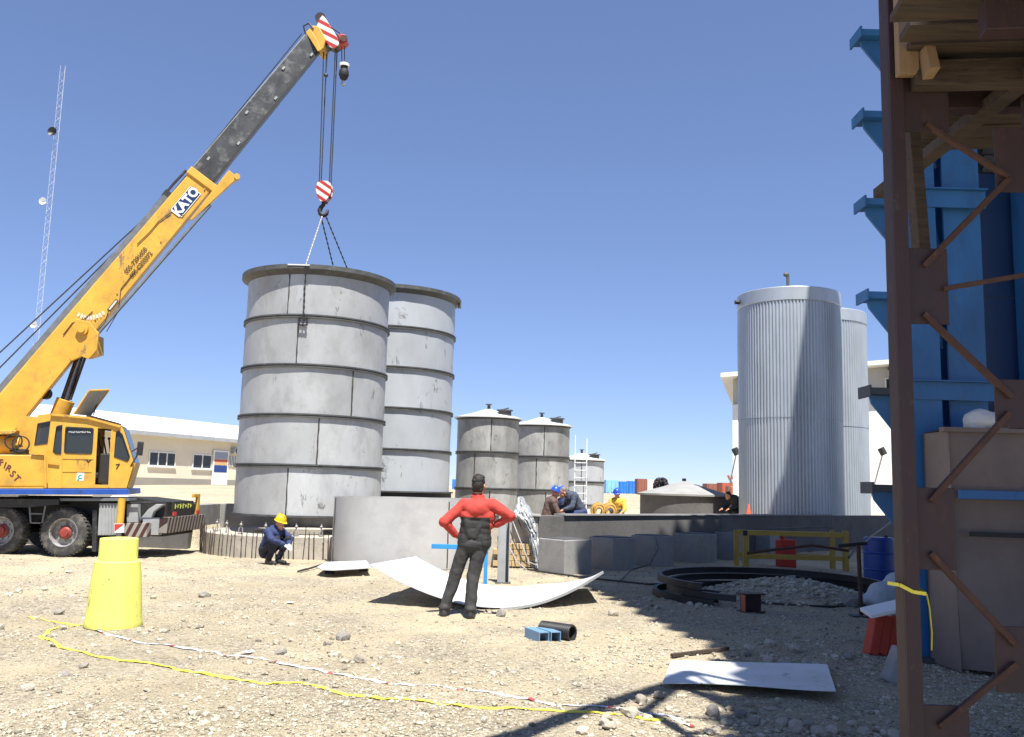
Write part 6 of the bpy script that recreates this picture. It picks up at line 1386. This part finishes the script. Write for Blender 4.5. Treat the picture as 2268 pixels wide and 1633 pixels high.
# loose stones: the largest are things, the rest one mass of gravel
cand = []
while len(cand) < 72000:
    y = 4.5+(rs.random()**1.75)*15.5; x = rs.uniform(-.62, .62)*y*1.05
    dn = noise.noise(Vector((x*.45, y*.45, 7)))+.5*noise.noise(Vector((x*1.4, y*1.4, 2)))
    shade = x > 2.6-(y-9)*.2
    if rs.random() > .42+.85*dn+(.4 if shade else 0)+(.25 if y < 7.5 else 0): continue
    if math.hypot(x-base.x+.2, y-base.y) < .3: continue
    s = .0045+.008*rs.random()+(.02*rs.random()**2 if rs.random() < .14 else 0)+(.024*rs.random() if rs.random() < .003 else 0)
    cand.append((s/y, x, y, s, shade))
for k in range(700):
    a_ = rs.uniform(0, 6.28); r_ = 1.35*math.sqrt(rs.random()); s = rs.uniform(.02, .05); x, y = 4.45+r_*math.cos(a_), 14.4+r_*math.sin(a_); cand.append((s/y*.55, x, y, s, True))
for (cx_, cy_, rx_, ry_, n_) in ((1.5, 6.6, .8, .5, 90), (2.6, 9.0, .8, .5, 70), (2.6, 6.4, 1.0, .6, 90), (-3.2, 9.9, 2.0, .8, 40), (-1.8, 8.2, 1.2, .6, 50), (2.4, 13.2, .7, .6, 60), (-5.5, 12.5, 1.5, .6, 40)):     # rubble drifts
    for k in range(n_):
        x = rs.gauss(cx_, rx_*.6); y = rs.gauss(cy_, ry_*.6); s = .012+.045*rs.random()**2.2
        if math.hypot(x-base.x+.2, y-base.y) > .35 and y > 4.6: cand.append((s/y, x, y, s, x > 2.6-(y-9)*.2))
cand.sort(reverse=True)
LMK = [('the yellow drum', G(251, 1383)), ('the standing man', G(1030, 1360)), ('the black pipe offcut', G(1250, 1420)), ('the flat sheet', G(1660, 1520)), ('the crane wheels', G(120, 1240)), ('the crouching worker', G(602, 1255)), ('the black rolled arcs', G(1700, 1330)),
       ('the bottom left corner', G(200, 1610)), ('the brown wedge shaped stone', G(745, 1425)), ('the end of the tapes', G(1440, 1600)), ('the bottom edge, left of centre', G(750, 1610)), ('the bottom edge, right of centre', G(1150, 1615)), ('the left edge, beside the yellow tape', G(30, 1440)), ('the scaffold foot', G(1950, 1600)), ('the middle of the yellow tape', G(500, 1505)), ('the red and white tape, at its middle', G(900, 1500))]
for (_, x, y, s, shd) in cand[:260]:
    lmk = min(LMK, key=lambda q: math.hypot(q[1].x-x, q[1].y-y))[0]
    put_stone(x, y, s, 'loose stone lying on the gravel near '+lmk, 'loose stones near '+lmk, shd or rs.random() < .12)  # stones in the shade also get the darker stone colour
ico = rock_mesh('g', 3, 1, .0); base_v = []
for k in range(12):
    me = rock_mesh('g', 100+k, 1, .4); a_ = np.zeros(len(me.vertices)*3); me.vertices.foreach_get('co', a_); base_v.append(a_.reshape(-1, 3)); bf = np.array([tuple(p.vertices) for p in me.polygons]); bpy.data.meshes.remove(me)
gvv = []; gff = []; off = 0
for (_, x, y, s, shd) in cand[260:]:
    b_ = base_v[rs.randrange(12)]; a_ = rs.uniform(0, 6.28); c_, s_ = math.cos(a_), math.sin(a_); t_ = rs.uniform(-.5, .5); R3 = np.array([[c_, -s_, 0], [s_, c_, 0], [0, 0, 1]]) @ np.array([[1, 0, 0], [0, math.cos(t_), -math.sin(t_)], [0, math.sin(t_), math.cos(t_)]])
    gvv.append(b_ @ R3.T*s+np.array([x, y, gz(x, y)+s*.25])); gff.append(bf+off); off += len(b_)
gm = np_mesh('gravel', np.concatenate(gvv), np.concatenate(gff), False)
def gravel_mat():
    m = bpy.data.materials.new('mixed_gravel'); m.use_nodes = True; t = m.node_tree; N = t.nodes; b = N['Principled BSDF']; b.inputs['Roughness'].default_value = .92; b.inputs['Specular IOR Level'].default_value = .2
    g = N.new('ShaderNodeNewGeometry'); r_ = N.new('ShaderNodeValToRGB'); e = r_.color_ramp.elements; e[0].color = (.20, .175, .135, 1); e[1].color = (.49, .445, .36, 1); x = e.new(.4); x.color = (.42, .37, .28, 1)
    t.links.new(g.outputs['Random Per Island'], r_.inputs[0]); t.links.new(r_.outputs[0], b.inputs['Base Color']); return m
gm.materials.append(gravel_mat()); go = mesh_obj('gravel', gm); go['kind'] = 'stuff'; go['label'] = 'small mixed gravel scattered over the yard'; go['category'] = 'gravel'

M_paper = mat('paper_scrap', (.72, .73, .75), .8, 0, .1, 9)
for (px, py, lab) in ((150, 1270, 'white paper scrap on the sand left of the yellow drum'), (640, 1336, 'white paper scrap on the sand in front of the crouching worker'), (545, 1450, 'pale plastic scrap on the gravel below the yellow drum')):
    p = G(px, py); mb = MB(); n_ = 5; vs = []
    for j in range(n_):
        for i in range(n_): vs.append((p.x+(i-2)*.02+.007*j, p.y+(j-2)*.02, gz(p.x, p.y)+.02+.025*abs(noise.noise(Vector((i*.8, j*.8, px))))))
    mb.add(vs, [(j*n_+i, j*n_+i+1, (j+1)*n_+i+1, (j+1)*n_+i) for j in range(n_-1) for i in range(n_-1)]); tag(mb.build('paper_scrap', M_paper, fixn=False), lab, 'scrap')
